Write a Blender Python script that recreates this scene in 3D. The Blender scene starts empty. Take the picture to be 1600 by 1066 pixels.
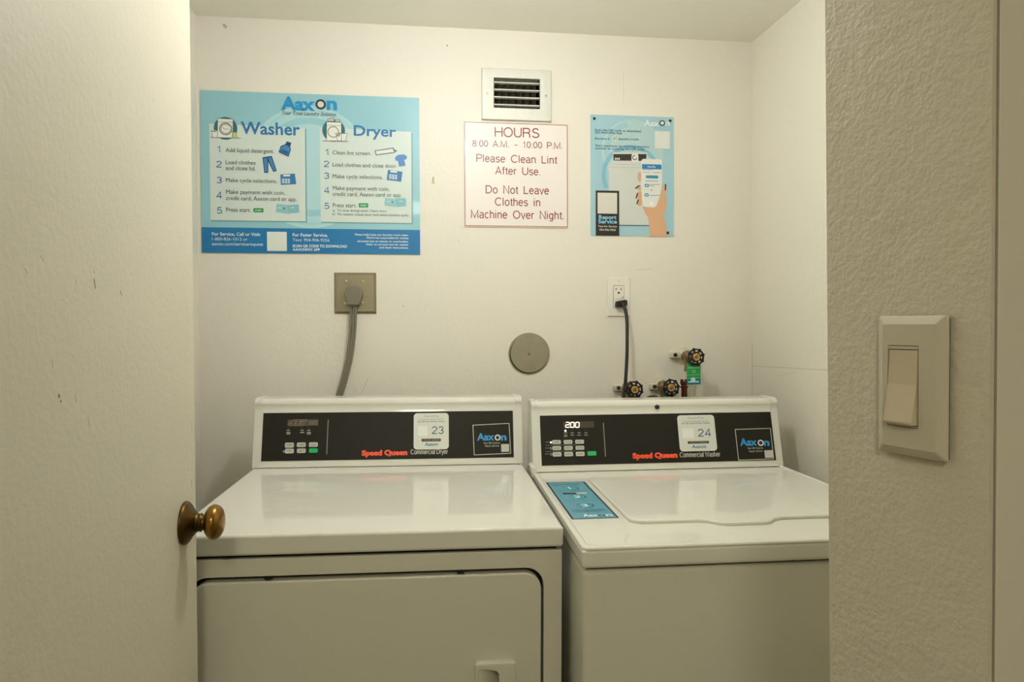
import bpy, bmesh, math, random
import numpy as np
from mathutils import Vector, Matrix
random.seed(7)
PI = math.pi
sc = bpy.context.scene
col = sc.collection

# ------------------------------------------------------------------ camera, world, lights, exposure
def cam_axes(yaw, pitch, roll):
    cy, sy = math.cos(yaw), math.sin(yaw)
    f = Vector((sy, cy, 0)); r = Vector((cy, -sy, 0)); u = Vector((0, 0, 1))
    cp, sp = math.cos(pitch), math.sin(pitch)
    f2 = f*cp + u*sp; u2 = u*cp - f*sp
    cr, sr = math.cos(roll), math.sin(roll)
    return r*cr + u2*sr, u2*cr - r*sr, f2
r_, u_, f_ = cam_axes(.1283, -.0184, -.0042)
cd = bpy.data.cameras.new('camera'); cam = bpy.data.objects.new('camera', cd); col.objects.link(cam)
cd.sensor_width = 36; cd.lens = 1141/1600*36; cd.clip_start = .02
cam.matrix_world = Matrix(((r_.x, u_.x, -f_.x, .601), (r_.y, u_.y, -f_.y, -2.1235), (r_.z, u_.z, -f_.z, 1.267), (0, 0, 0, 1)))
sc.camera = cam

w = bpy.data.worlds.new('world'); sc.world = w; w.use_nodes = True
w.node_tree.nodes['Background'].inputs[0].default_value = (1, .93, .8, 1)
w.node_tree.nodes['Background'].inputs[1].default_value = .02

BULB = (.76, -.80, 1.95); BULB_STRENGTH = 153; BULB_COL = (1, 1.015, 1.04)
HALL_FILL = (.50, -2.95, 2.06); HALL_FILL_STRENGTH = 43; HALL_FILL_COL = (1, .965, .80)  # fill light added behind the camera, out of view
sc.view_settings.view_transform = 'Standard'; sc.view_settings.look = 'None'
sc.view_settings.exposure = 0; sc.view_settings.gamma = 1; sc.view_settings.use_curve_mapping = False

# ------------------------------------------------------------------ materials
def lin(h):
    h = h.lstrip('#'); o = []
    for i in (0, 2, 4):
        c = int(h[i:i+2], 16)/255
        o.append(c/12.92 if c <= .04045 else ((c+.055)/1.055)**2.4)
    return (*o, 1)
MATS = {}
def mat(name, hx, rough=.5, metal=0, coat=0, bump=None, vary=.03, vscale=6, spec=.5, emit=0, marks=None, dirt=None):
    if name in MATS: return MATS[name]
    m = bpy.data.materials.new(name); m.use_nodes = True; MATS[name] = m
    nt = m.node_tree; N = nt.nodes; L = nt.links; b = N['Principled BSDF']
    b.inputs['Roughness'].default_value = rough; b.inputs['Metallic'].default_value = metal
    b.inputs['Coat Weight'].default_value = coat; b.inputs['Coat Roughness'].default_value = .03
    b.inputs['Specular IOR Level'].default_value = spec
    c = lin(hx)
    if emit:
        b.inputs['Emission Color'].default_value = c; b.inputs['Emission Strength'].default_value = emit
    tc = N.new('ShaderNodeTexCoord')
    out = None
    if vary:
        n = N.new('ShaderNodeTexNoise'); n.inputs['Scale'].default_value = vscale; n.inputs['Detail'].default_value = 3
        L.new(tc.outputs['Object'], n.inputs['Vector'])
        mx = N.new('ShaderNodeMix'); mx.data_type = 'RGBA'
        mx.inputs['A'].default_value = tuple(x*(1-vary) for x in c[:3])+(1,)
        mx.inputs['B'].default_value = tuple(min(1, x*(1+vary)) for x in c[:3])+(1,)
        L.new(n.outputs['Fac'], mx.inputs['Factor']); out = mx.outputs['Result']
    else:
        rgb = N.new('ShaderNodeRGB'); rgb.outputs[0].default_value = c; out = rgb.outputs[0]
    if marks:
        geo = N.new('ShaderNodeNewGeometry')
        for (a, bb, rad, hx2, amt) in marks:           # a short painted or scraped stroke from a to bb
            a = Vector(a); bb = Vector(bb); ab = bb-a; l2 = max(ab.length_squared, 1e-8)
            s = N.new('ShaderNodeVectorMath'); s.operation = 'SUBTRACT'; L.new(geo.outputs['Position'], s.inputs[0]); s.inputs[1].default_value = a
            d = N.new('ShaderNodeVectorMath'); d.operation = 'DOT_PRODUCT'; L.new(s.outputs[0], d.inputs[0]); d.inputs[1].default_value = ab/l2
            cl = N.new('ShaderNodeClamp'); L.new(d.outputs['Value'], cl.inputs[0])
            sca = N.new('ShaderNodeVectorMath'); sca.operation = 'SCALE'; sca.inputs[0].default_value = ab; L.new(cl.outputs[0], sca.inputs['Scale'])
            ds = N.new('ShaderNodeVectorMath'); ds.operation = 'DISTANCE'; L.new(s.outputs[0], ds.inputs[0]); L.new(sca.outputs[0], ds.inputs[1])
            mr = N.new('ShaderNodeMapRange'); L.new(ds.outputs['Value'], mr.inputs['Value'])
            mr.inputs['From Min'].default_value = rad*.4; mr.inputs['From Max'].default_value = rad
            mr.inputs['To Min'].default_value = amt; mr.inputs['To Max'].default_value = 0
            mx = N.new('ShaderNodeMix'); mx.data_type = 'RGBA'; L.new(mr.outputs[0], mx.inputs['Factor'])
            L.new(out, mx.inputs['A']); mx.inputs['B'].default_value = lin(hx2); out = mx.outputs['Result']
    if dirt:                                            # (scale, threshold, colour, amount): small flecks and grime
        n = N.new('ShaderNodeTexNoise'); n.inputs['Scale'].default_value = dirt[0]; n.inputs['Detail'].default_value = 4
        L.new(tc.outputs['Object'], n.inputs['Vector'])
        mr = N.new('ShaderNodeMapRange'); L.new(n.outputs['Fac'], mr.inputs['Value'])
        mr.inputs['From Min'].default_value = dirt[1]; mr.inputs['From Max'].default_value = dirt[1]+.06; mr.inputs['To Max'].default_value = dirt[3]
        mx = N.new('ShaderNodeMix'); mx.data_type = 'RGBA'; L.new(mr.outputs[0], mx.inputs['Factor'])
        L.new(out, mx.inputs['A']); mx.inputs['B'].default_value = lin(dirt[2]); out = mx.outputs['Result']
    L.new(out, b.inputs['Base Color'])
    if bump:
        prev = None
        for (scale, dist, detail) in bump:
            n = N.new('ShaderNodeTexNoise'); n.inputs['Scale'].default_value = scale; n.inputs['Detail'].default_value = detail
            L.new(tc.outputs['Object'], n.inputs['Vector'])
            bp = N.new('ShaderNodeBump'); bp.inputs['Distance'].default_value = dist; bp.inputs['Strength'].default_value = 1
            L.new(n.outputs['Fac'], bp.inputs['Height'])
            if prev: L.new(prev.outputs[0], bp.inputs['Normal'])
            prev = bp
        L.new(prev.outputs[0], b.inputs['Normal'])
    return m
def flat(hx, rough=.35, emit=0):
    return mat('print_'+hx.strip('#')+('_lit' if emit else ''), hx, rough, vary=0, emit=emit)

wall_marks = [((.6482, 0, 1.700), (.6475, 0, 1.690), .0035, '#b0a050', .9), ((.651, 0, 1.686), (.6455, 0, 1.685), .003, '#b0a050', .8),
    ((.0743, 0, 2.108), (.078, 0, 2.104), .006, '#8a8060', .6), ((.4238, 0, .995), (.432, 0, 1.06), .0012, '#8d8560', .4),
    ((.432, 0, 1.06), (.4607, 0, 1.126), .0010, '#8d8560', .4), ((.69, 0, 2.08), (.691, 0, 2.079), .003, '#7a7050', .8),
    ((1.25, 0, 1.438), (1.30, 0, 1.442), .0012, '#8d8560', .3), ((.56, 0, 1.33), (.562, 0, 1.329), .002, '#8d8560', .5), ((1.213, 0, 2.03), (1.2133, 0, 1.93), .0008, '#a0986f', .35)]
M_wall = mat('cream_wall_paint', '#ebe6d7', .5, vary=.012, vscale=3, bump=[(90, .0006, 2), (9, .0016, 2)], marks=wall_marks, dirt=(34, .735, '#8f875f', .45))
M_wallr = mat('cream_side_wall_paint', '#ebe6d4', .5, vary=.012, vscale=3, bump=[(90, .0006, 2), (7, .0018, 2)],
    marks=[((1.6146, 0, 1.146), (1.6146, -.5, 1.160), .0012, '#9c946c', .5), ((1.6146, -.15, 1.125), (1.6146, -.26, 1.142), .001, '#9c946c', .3), ((1.6146, -.005, 1.22), (1.6146, -.005, 1.02), .002, '#7a7250', .4)])
M_ceil = mat('ceiling_paint', '#f6f2e4', .7, vary=.015, vscale=3, bump=[(60, .0006, 2), (4, .002, 1)])
M_pier = mat('rough_plaster_paint', '#d9d1bb', .36, vary=.02, vscale=5, bump=[(150, .0008, 3), (45, .0013, 2), (260, .0004, 1)], dirt=(60, .74, '#6f6545', .5))
M_casing = mat('casing_paint', '#e0d9c6', .45, vary=.02, bump=[(60, .0005, 2)])
door_marks = []
for (a, b, r, c, s) in [((-1.2675, 1.3217), (-1.2646, 1.3127), .0016, '#3c3420', .9), ((-1.2665, 1.329), (-1.2672, 1.331), .0012, '#5c5430', .7),
    ((-1.1964, 1.3126), (-1.1927, 1.3082), .0013, '#4c4428', .8), ((-1.3507, 1.2018), (-1.350, 1.2005), .0022, '#3c3420', .9), ((-1.347, 1.1957), (-1.3465, 1.1952), .0016, '#3c3420', .9),
    ((-1.3154, 1.2), (-1.3150, 1.192), .0009, '#6c6440', .7), ((-1.2881, 1.1726), (-1.2837, 1.1625), .0009, '#6c6440', .7), ((-1.3823, 1.3364), (-1.3765, 1.332), .0009, '#6c6440', .6),
    ((-1.3625, 1.237), (-1.3622, 1.23), .001, '#6c6440', .5), ((-1.41, 1.322), (-1.405, 1.318), .001, '#6c6440', .4), ((-1.31, 1.318), (-1.3095, 1.314), .001, '#6c6440', .4),
    ((-.93, 1.03), (-.929, 1.02), .002, '#6c6440', .5), ((-.925, 1.12), (-.925, 1.1), .002, '#8c8460', .4)]:
    door_marks.append(((.2485, *a), (.2485, *b), r, c, s))
M_door = mat('door_paint', '#dcd6c0', .5, vary=.03, vscale=4, bump=[(110, .0007, 3), (9, .0012, 2)], marks=door_marks, dirt=(22, .73, '#a89f7c', .35))
M_floor = mat('vinyl_floor', '#8b8069', .5, vary=.08, vscale=5)
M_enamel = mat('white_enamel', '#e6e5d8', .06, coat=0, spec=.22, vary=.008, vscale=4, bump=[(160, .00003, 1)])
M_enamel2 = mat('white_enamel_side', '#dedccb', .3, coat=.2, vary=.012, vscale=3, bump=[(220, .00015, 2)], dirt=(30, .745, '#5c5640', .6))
M_cap = mat('white_plastic', '#dfded2', .3, vary=.01)
M_black = mat('gap_black', '#0c0b08', .8, vary=.1)
M_panel = mat('black_panel', '#1c1911', .42, vary=.05, vscale=20, spec=.3)
M_steel = mat('aged_steel', '#9b937c', .38, metal=.85, vary=.12, vscale=18, bump=[(70, .0003, 2)])
M_screw = mat('screw_steel', '#b8b29c', .3, metal=.9)
M_plug = mat('grey_rubber', '#7c7664', .55, vary=.06, vscale=40, bump=[(200, .0003, 2)])
M_blackrub = mat('black_rubber', '#15130f', .5, vary=.08)
M_white = mat('white_switch_plastic', '#eeeadd', .3, vary=.01)
M_plate = mat('painted_switch_plate', '#cfc8b0', .28, vary=.015, vscale=20)
M_rocker = mat('beige_rocker', '#d0c2a6', .4, vary=.01)
M_disc = mat('galvanised_disc', '#a09a84', .5, metal=.55, vary=.14, vscale=26, bump=[(160, .0003, 3)])
M_vent = mat('painted_vent', '#dcdccf', .5, metal=.15, vary=.05, vscale=60, bump=[(120, .0004, 2)])
M_brass = mat('aged_brass', '#8f6c33', .27, metal=1, vary=.22, vscale=22)
M_brassd = mat('dark_brass', '#5b4726', .35, metal=1, vary=.3, vscale=40)
M_valve = mat('dull_brass', '#8d7650', .45, metal=.8, vary=.25, vscale=60)
M_nut = mat('bright_brass', '#d0a868', .35, metal=.7, vary=.1)
M_copper = mat('copper', '#5e3020', .4, metal=.7, vary=.3, vscale=60)
M_wheel = mat('black_enamel', '#0e0d0d', .25, vary=.05)
M_hose = mat('dark_hose', '#2c2a24', .5, vary=.08)

# ------------------------------------------------------------------ helpers
def tag(o, label=None, cat=None, group=None, kind=None):
    if label: o['label'] = label
    if cat: o['category'] = cat
    if group: o['group'] = group
    if kind: o['kind'] = kind
    return o
WM = {}
def empty(name, loc, rot=(0, 0, 0)):
    o = bpy.data.objects.new(name, None); col.objects.link(o); o.empty_display_size = .05
    o.location = loc; o.rotation_euler = rot
    WM[o.name] = Matrix.LocRotScale(Vector(loc), __import__('mathutils').Euler(rot), None)
    return o
def root_of(p):
    while p.parent: p = p.parent
    return p
def obj(name, bm, m, parent=None, world=True, smooth=False, angle=35):
    """one mesh object; world=True: vertices are given in world space, else in the thing's own space"""
    if parent is not None and world:
        bm.transform(WM.get(root_of(parent).name, Matrix()).inverted())
    bmesh.ops.recalc_face_normals(bm, faces=bm.faces)
    me = bpy.data.meshes.new(name); bm.to_mesh(me); bm.free()
    me.materials.append(m)
    if smooth:
        me.polygons.foreach_set('use_smooth', [True]*len(me.polygons))
        try: me.set_sharp_from_angle(angle=math.radians(angle))
        except Exception: pass
    o = bpy.data.objects.new(name, me); col.objects.link(o)
    if smooth and angle <= 50:
        wn = o.modifiers.new('weighted', 'WEIGHTED_NORMAL'); wn.keep_sharp = True; wn.weight = 100
    if parent is not None: o.parent = parent
    return o
def struct(name, bm, m, label=None, smooth=False):
    o = obj(name, bm, m, smooth=smooth); o['kind'] = 'structure'
    if label: o['label'] = label
    return o
def B(): return bmesh.new()
def box(bm, x0, x1, y0, y1, z0, z1, bev=0, seg=2):
    c = ((x0+x1)/2, (y0+y1)/2, (z0+z1)/2)
    r = bmesh.ops.create_cube(bm, size=1, matrix=Matrix.Translation(c) @ Matrix.Diagonal((x1-x0, y1-y0, z1-z0, 1)))
    if bev:
        es = list({e for v in r['verts'] for e in v.link_edges})
        bmesh.ops.bevel(bm, geom=es, offset=bev, segments=seg, profile=.5, affect='EDGES')
    return bm
def frame(O, U, V):
    U = Vector(U).normalized(); V = Vector(V).normalized(); N = U.cross(V)
    return Matrix(((U.x, V.x, N.x, O[0]), (U.y, V.y, N.y, O[1]), (U.z, V.z, N.z, O[2]), (0, 0, 0, 1)))
def rrect(x0, x1, y0, y1, r, seg=5):
    if not isinstance(r, (tuple, list)): r = (r,)*4         # bl, br, tr, tl
    pts = []
    for (cx, cy, a0, rr) in ((x0+r[0], y0+r[0], PI, r[0]), (x1-r[1], y0+r[1], 1.5*PI, r[1]), (x1-r[2], y1-r[2], 0, r[2]), (x0+r[3], y1-r[3], .5*PI, r[3])):
        if rr == 0: pts.append((cx, cy)); continue
        for i in range(seg+1):
            a = a0+PI/2*i/seg; pts.append((cx+rr*math.cos(a), cy+rr*math.sin(a)))
    return pts
def circ(cx, cy, r, n=32, ry=None):
    return [(cx+r*math.cos(2*PI*i/n), cy+(ry or r)*math.sin(2*PI*i/n)) for i in range(n)]
def plate(bm, F, outer, h0, h1, holes=(), bev=0, seg=2):
    """flat plate with optional holes in frame F (U,V plane), thickness h0..h1 along N"""
    loops0 = [outer]+list(holes)
    tmp = bmesh.new(); es = []
    for lp in loops0:
        vs = [tmp.verts.new((p[0], p[1], h0)) for p in lp]
        for i in range(len(vs)): es.append(tmp.edges.new((vs[i], vs[(i+1) % len(vs)])))
    if holes:
        bmesh.ops.triangle_fill(tmp, use_beauty=True, use_dissolve=False, edges=es)
    else:
        tmp.faces.new(list(tmp.verts))
    fs = list(tmp.faces)
    if h1 != h0:
        r = bmesh.ops.extrude_face_region(tmp, geom=fs)
        bmesh.ops.translate(tmp, vec=(0, 0, h1-h0), verts=[g for g in r['geom'] if isinstance(g, bmesh.types.BMVert)])
    if bev:
        tmp.normal_update()
        es = [e for e in tmp.edges if all(abs(v.co.z-h1) < 1e-7 for v in e.verts) and len(e.link_faces) == 2 and e.calc_face_angle(0) > .5]
        bmesh.ops.bevel(tmp, geom=es, offset=bev, segments=seg, profile=.5, affect='EDGES')
    tmp.transform(F)
    me = bpy.data.meshes.new('t'); tmp.to_mesh(me); tmp.free(); bm.from_mesh(me); bpy.data.meshes.remove(me)
    return bm
def lathe(bm, F, prof, n=32):
    """prof: (radius, height along N)"""
    rings = []
    for (r, h) in prof:
        rings.append([bm.verts.new(F @ Vector((max(r, 1e-5)*math.cos(2*PI*i/n), max(r, 1e-5)*math.sin(2*PI*i/n), h))) for i in range(n)])
    for a, b in zip(rings, rings[1:]):
        for i in range(n): bm.faces.new((a[i], a[(i+1) % n], b[(i+1) % n], b[i]))
    bm.faces.new(rings[0]); bm.faces.new(rings[-1])
    return bm
def smooth_path(pts, n=8):
    P = [Vector(p) for p in pts]; P = [P[0]*2-P[1]]+P+[P[-1]*2-P[-2]]; out = []
    for i in range(1, len(P)-2):
        for k in range(n):
            t = k/n; a, b, c, d = P[i-1:i+3]
            out.append(.5*((2*b)+(c-a)*t+(2*a-5*b+4*c-d)*t*t+(3*b-a-3*c+d)*t**3))
    out.append(P[-2]); return out
def tube(bm, pts, r, n=12, up=(0, 0, 1), flatr=1):
    P = [Vector(p) for p in pts]; rings = []; prev = None
    for i, p in enumerate(P):
        t = (P[min(i+1, len(P)-1)]-P[max(i-1, 0)]).normalized()
        if prev is None:
            a = Vector(up); a = a-t*a.dot(t)
            if a.length < .1: a = Vector((1, 0, 0))-t*t.x
        else: a = prev-t*prev.dot(t)
        a.normalize(); prev = a; b = t.cross(a)
        rr = r[i] if isinstance(r, (list, tuple)) else r
        rings.append([bm.verts.new(p+a*rr*math.cos(2*PI*k/n)+b*rr*flatr*math.sin(2*PI*k/n)) for k in range(n)])
    for a, b in zip(rings, rings[1:]):
        for k in range(n): bm.faces.new((a[k], a[(k+1) % n], b[(k+1) % n], b[k]))
    bm.faces.new(rings[0]); bm.faces.new(rings[-1])
    return bm
def profile_x(bm, prof, x0, x1, bev=0):
    """extrude a (y,z) outline along x"""
    a = [bm.verts.new((x0, y, z)) for y, z in prof]; b = [bm.verts.new((x1, y, z)) for y, z in prof]; n = len(prof)
    f = [bm.faces.new(a), bm.faces.new(b)]
    for i in range(n): bm.faces.new((a[i], a[(i+1) % n], b[(i+1) % n], b[i]))
    return bm
def copy_tree(o, parent=None):
    c = o.copy(); col.objects.link(c); c.parent = parent
    for ch in list(o.children): copy_tree(ch, c)
    return c

# ------------------------------------------------------------------ flat print on real sheets
_tc = {}
def glyphs(s, bold):
    k = (s, bold)
    if k in _tc: return _tc[k]
    cu = bpy.data.curves.new('t', 'FONT'); cu.body = s; cu.size = 1; cu.resolution_u = 3; cu.offset = bold
    o = bpy.data.objects.new('t', cu); col.objects.link(o)
    dg = bpy.context.evaluated_depsgraph_get(); dg.update()
    me = bpy.data.meshes.new_from_object(o.evaluated_get(dg))
    V = [v.co.copy() for v in me.vertices]; Fc = [tuple(p.vertices) for p in me.polygons]
    bpy.data.objects.remove(o); bpy.data.curves.remove(cu); bpy.data.meshes.remove(me)
    _tc[k] = (V, Fc); return _tc[k]
CAP = max(v.y for v in glyphs('H', 0)[0])
class Sheet:
    """print laid out on a flat sheet. q: the sheet's corners TL,TR,BR,BL as measured on a rubbing of it, size in metres;
    F: frame whose origin is the sheet's bottom-left corner"""
    def __init__(s, q, wd, ht, F, parent, world=True, layer0=1, step=.00012):
        s.w, s.h, s.F, s.parent, s.world, s.step, s.layer = wd, ht, F, parent, world, step, layer0
        dst = [(0, ht), (wd, ht), (wd, 0), (0, 0)]; A = []; b = []
        for (x, y), (X, Y) in zip(q, dst):
            A += [[x, y, 1, 0, 0, 0, -X*x, -X*y], [0, 0, 0, x, y, 1, -Y*x, -Y*y]]; b += [X, Y]
        s.H = np.append(np.linalg.solve(np.array(A, float), np.array(b, float)), 1).reshape(3, 3)
        s.g = {}; s.n = 0
    def m(s, x, y):
        v = s.H @ np.array([x, y, 1]); return v[0]/v[2], v[1]/v[2]
    def _add(s, name, colr, pts, faces, parent=None, emit=0):
        key = (name, colr, emit, parent.name if parent else None)
        if key not in s.g: s.g[key] = (bmesh.new(), parent)
        bm = s.g[key][0]; h = s.layer*s.step+(s.n % 8)*1e-5; s.n += 1
        vs = [bm.verts.new(s.F @ Vector((p[0], p[1], h))) for p in pts]
        for f in faces:
            try: bm.faces.new([vs[i] for i in f])
            except ValueError: pass
    def up(s, n=1): s.layer += n; return s
    def poly(s, name, colr, pts, parent=None, raw=False, emit=0):
        P = pts if raw else [s.m(*p) for p in pts]
        s._add(name, colr, P, [tuple(range(len(P)))], parent, emit)
    def rect(s, name, colr, x0, y0, x1, y1, r=0, parent=None, rot=0, emit=0):
        a = s.m(x0, y1); b = s.m(x1, y0)
        cx, cy = s.m((x0+x1)/2, (y0+y1)/2); hw, hh = (b[0]-a[0])/2, (b[1]-a[1])/2
        rr = r*abs(hw*2/(x1-x0)) if r else 0
        P = rrect(-hw, hw, -hh, hh, rr, 4) if rr else [(-hw, -hh), (hw, -hh), (hw, hh), (-hw, hh)]
        c, q = math.cos(rot), math.sin(rot)
        s._add(name, colr, [(cx+x*c-y*q, cy+x*q+y*c) for x, y in P], [tuple(range(len(P)))], parent, emit)
    def k(s, x, y): return (s.m(x+1, y)[0]-s.m(x, y)[0])
    def disc(s, name, colr, x, y, r, parent=None, n=28, ry=None, emit=0):
        c = s.m(x, y); k = s.k(x, y); s.poly(name, colr, circ(c[0], c[1], r*k, n, ry*k if ry else None), parent, True, emit)
    def ring(s, name, colr, x, y, r0, r1, parent=None, a0=0, a1=2*PI, n=36):
        c = s.m(x, y); k = s.k(x, y); P = []; Fc = []
        for i in range(n+1):
            a = a0+(a1-a0)*i/n
            P += [(c[0]+r0*k*math.cos(a), c[1]+r0*k*math.sin(a)), (c[0]+r1*k*math.cos(a), c[1]+r1*k*math.sin(a))]
            if i: Fc.append((2*i-2, 2*i-1, 2*i+1, 2*i))
        P = [(min(max(x, 0), s.w), min(max(y, 0), s.h)) for x, y in P]
        s._add(name, colr, P, Fc, parent)
    def line(s, name, colr, pts, wd, parent=None, emit=0):
        for p, q in zip(pts, pts[1:]):
            a = Vector(s.m(*p)); b = Vector(s.m(*q)); k = s.k(*p)*wd/2; d = (b-a).normalized(); n = Vector((-d.y, d.x))*k
            a = a-d*k*.5; b = b+d*k*.5
            s._add(name, colr, [a+n, a-n, b-n, b+n], [(0, 1, 2, 3)], parent, emit)
    def text(s, t, x0, x1, yb, cap, colr, name='lettering', bold=0, shear=0, parent=None, emit=0):
        V, Fc = glyphs(t, bold); mn = min(v.x for v in V); mxx = max(v.x for v in V)
        A = s.m(x0, yb); Bb = s.m(x1, yb); T = s.m(x0, yb-cap)
        sx = (Bb[0]-A[0])/(mxx-mn); sy = (T[1]-A[1])/CAP; z0 = A[1]
        s._add(name, colr, [(A[0]+(v.x-mn)*sx+v.y*sy*shear, z0+v.y*sy) for v in V], Fc, parent, emit)
    def seg(s, t, x0, x1, yb, ht, colr, name='digits', wd=1.2, shear=.0, emit=0, parent=None):
        tab = {'0': 'abcdef', '1': 'bc', '2': 'abged', '3': 'abgcd', '4': 'fgbc', '5': 'afgcd', '6': 'afgedc', '8': 'abcdefg', 'd': 'bcdeg', 'r': 'afe'}
        n = len([c for c in t if c != '.']); cw = (x1-x0)/n; i = 0
        for c in t:
            if c == '.':
                xx = x0+i*cw-cw*.14; s.line(name, colr, [(xx, yb), (xx, yb-.8)], wd, parent, emit); continue
            a = x0+i*cw; b = a+cw*.72; i += 1
            S = dict(a=[(a, yb-ht), (b, yb-ht)], b=[(b, yb-ht), (b, yb-ht/2)], c=[(b, yb-ht/2), (b, yb)], d=[(a, yb), (b, yb)], e=[(a, yb-ht/2), (a, yb)], f=[(a, yb-ht), (a, yb-ht/2)], g=[(a, yb-ht/2), (b, yb-ht/2)])
            for q in tab[c]:
                p = [(x+(yb-y)*shear, y) for x, y in S[q]]; g = .12
                p = [(p[0][0]+(p[1][0]-p[0][0])*g, p[0][1]+(p[1][1]-p[0][1])*g), (p[1][0]+(p[0][0]-p[1][0])*g, p[1][1]+(p[0][1]-p[1][1])*g)]
                s.line(name, colr, p, wd, parent, emit)
    def logo(s, x0, xo, x1, yb, cap, ro, colr, ringc, inner, parent=None, name='logo'):
        s.text('Aax', x0, xo-ro*1.12, yb, cap, colr, name, bold=.035, parent=parent)
        s.text('n', xo+ro*1.15, x1, yb, cap, colr, name, bold=.035, parent=parent)
        s.up(); s.disc(name, ringc, xo, yb-ro*.92, ro, parent); s.up(); s.disc(name, inner, xo, yb-ro*.92, ro*.62, parent); s.up(-2)
    def done(s):
        for (name, colr, emit, _), (bm, par) in s.g.items():
            n = len(bm.verts)
            o = obj(name, bm, flat(colr, emit=emit), par or s.parent, world=s.world)
            if n > 4: o['kind'] = 'stuff'                    # flat ink, too fine to pick apart

def _A(cx, cy, rx, ry, a0, a1, n=11): return [(cx+rx*math.cos(math.radians(a0+(a1-a0)*i/n)), cy+ry*math.sin(math.radians(a0+(a1-a0)*i/n))) for i in range(n+1)]
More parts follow.
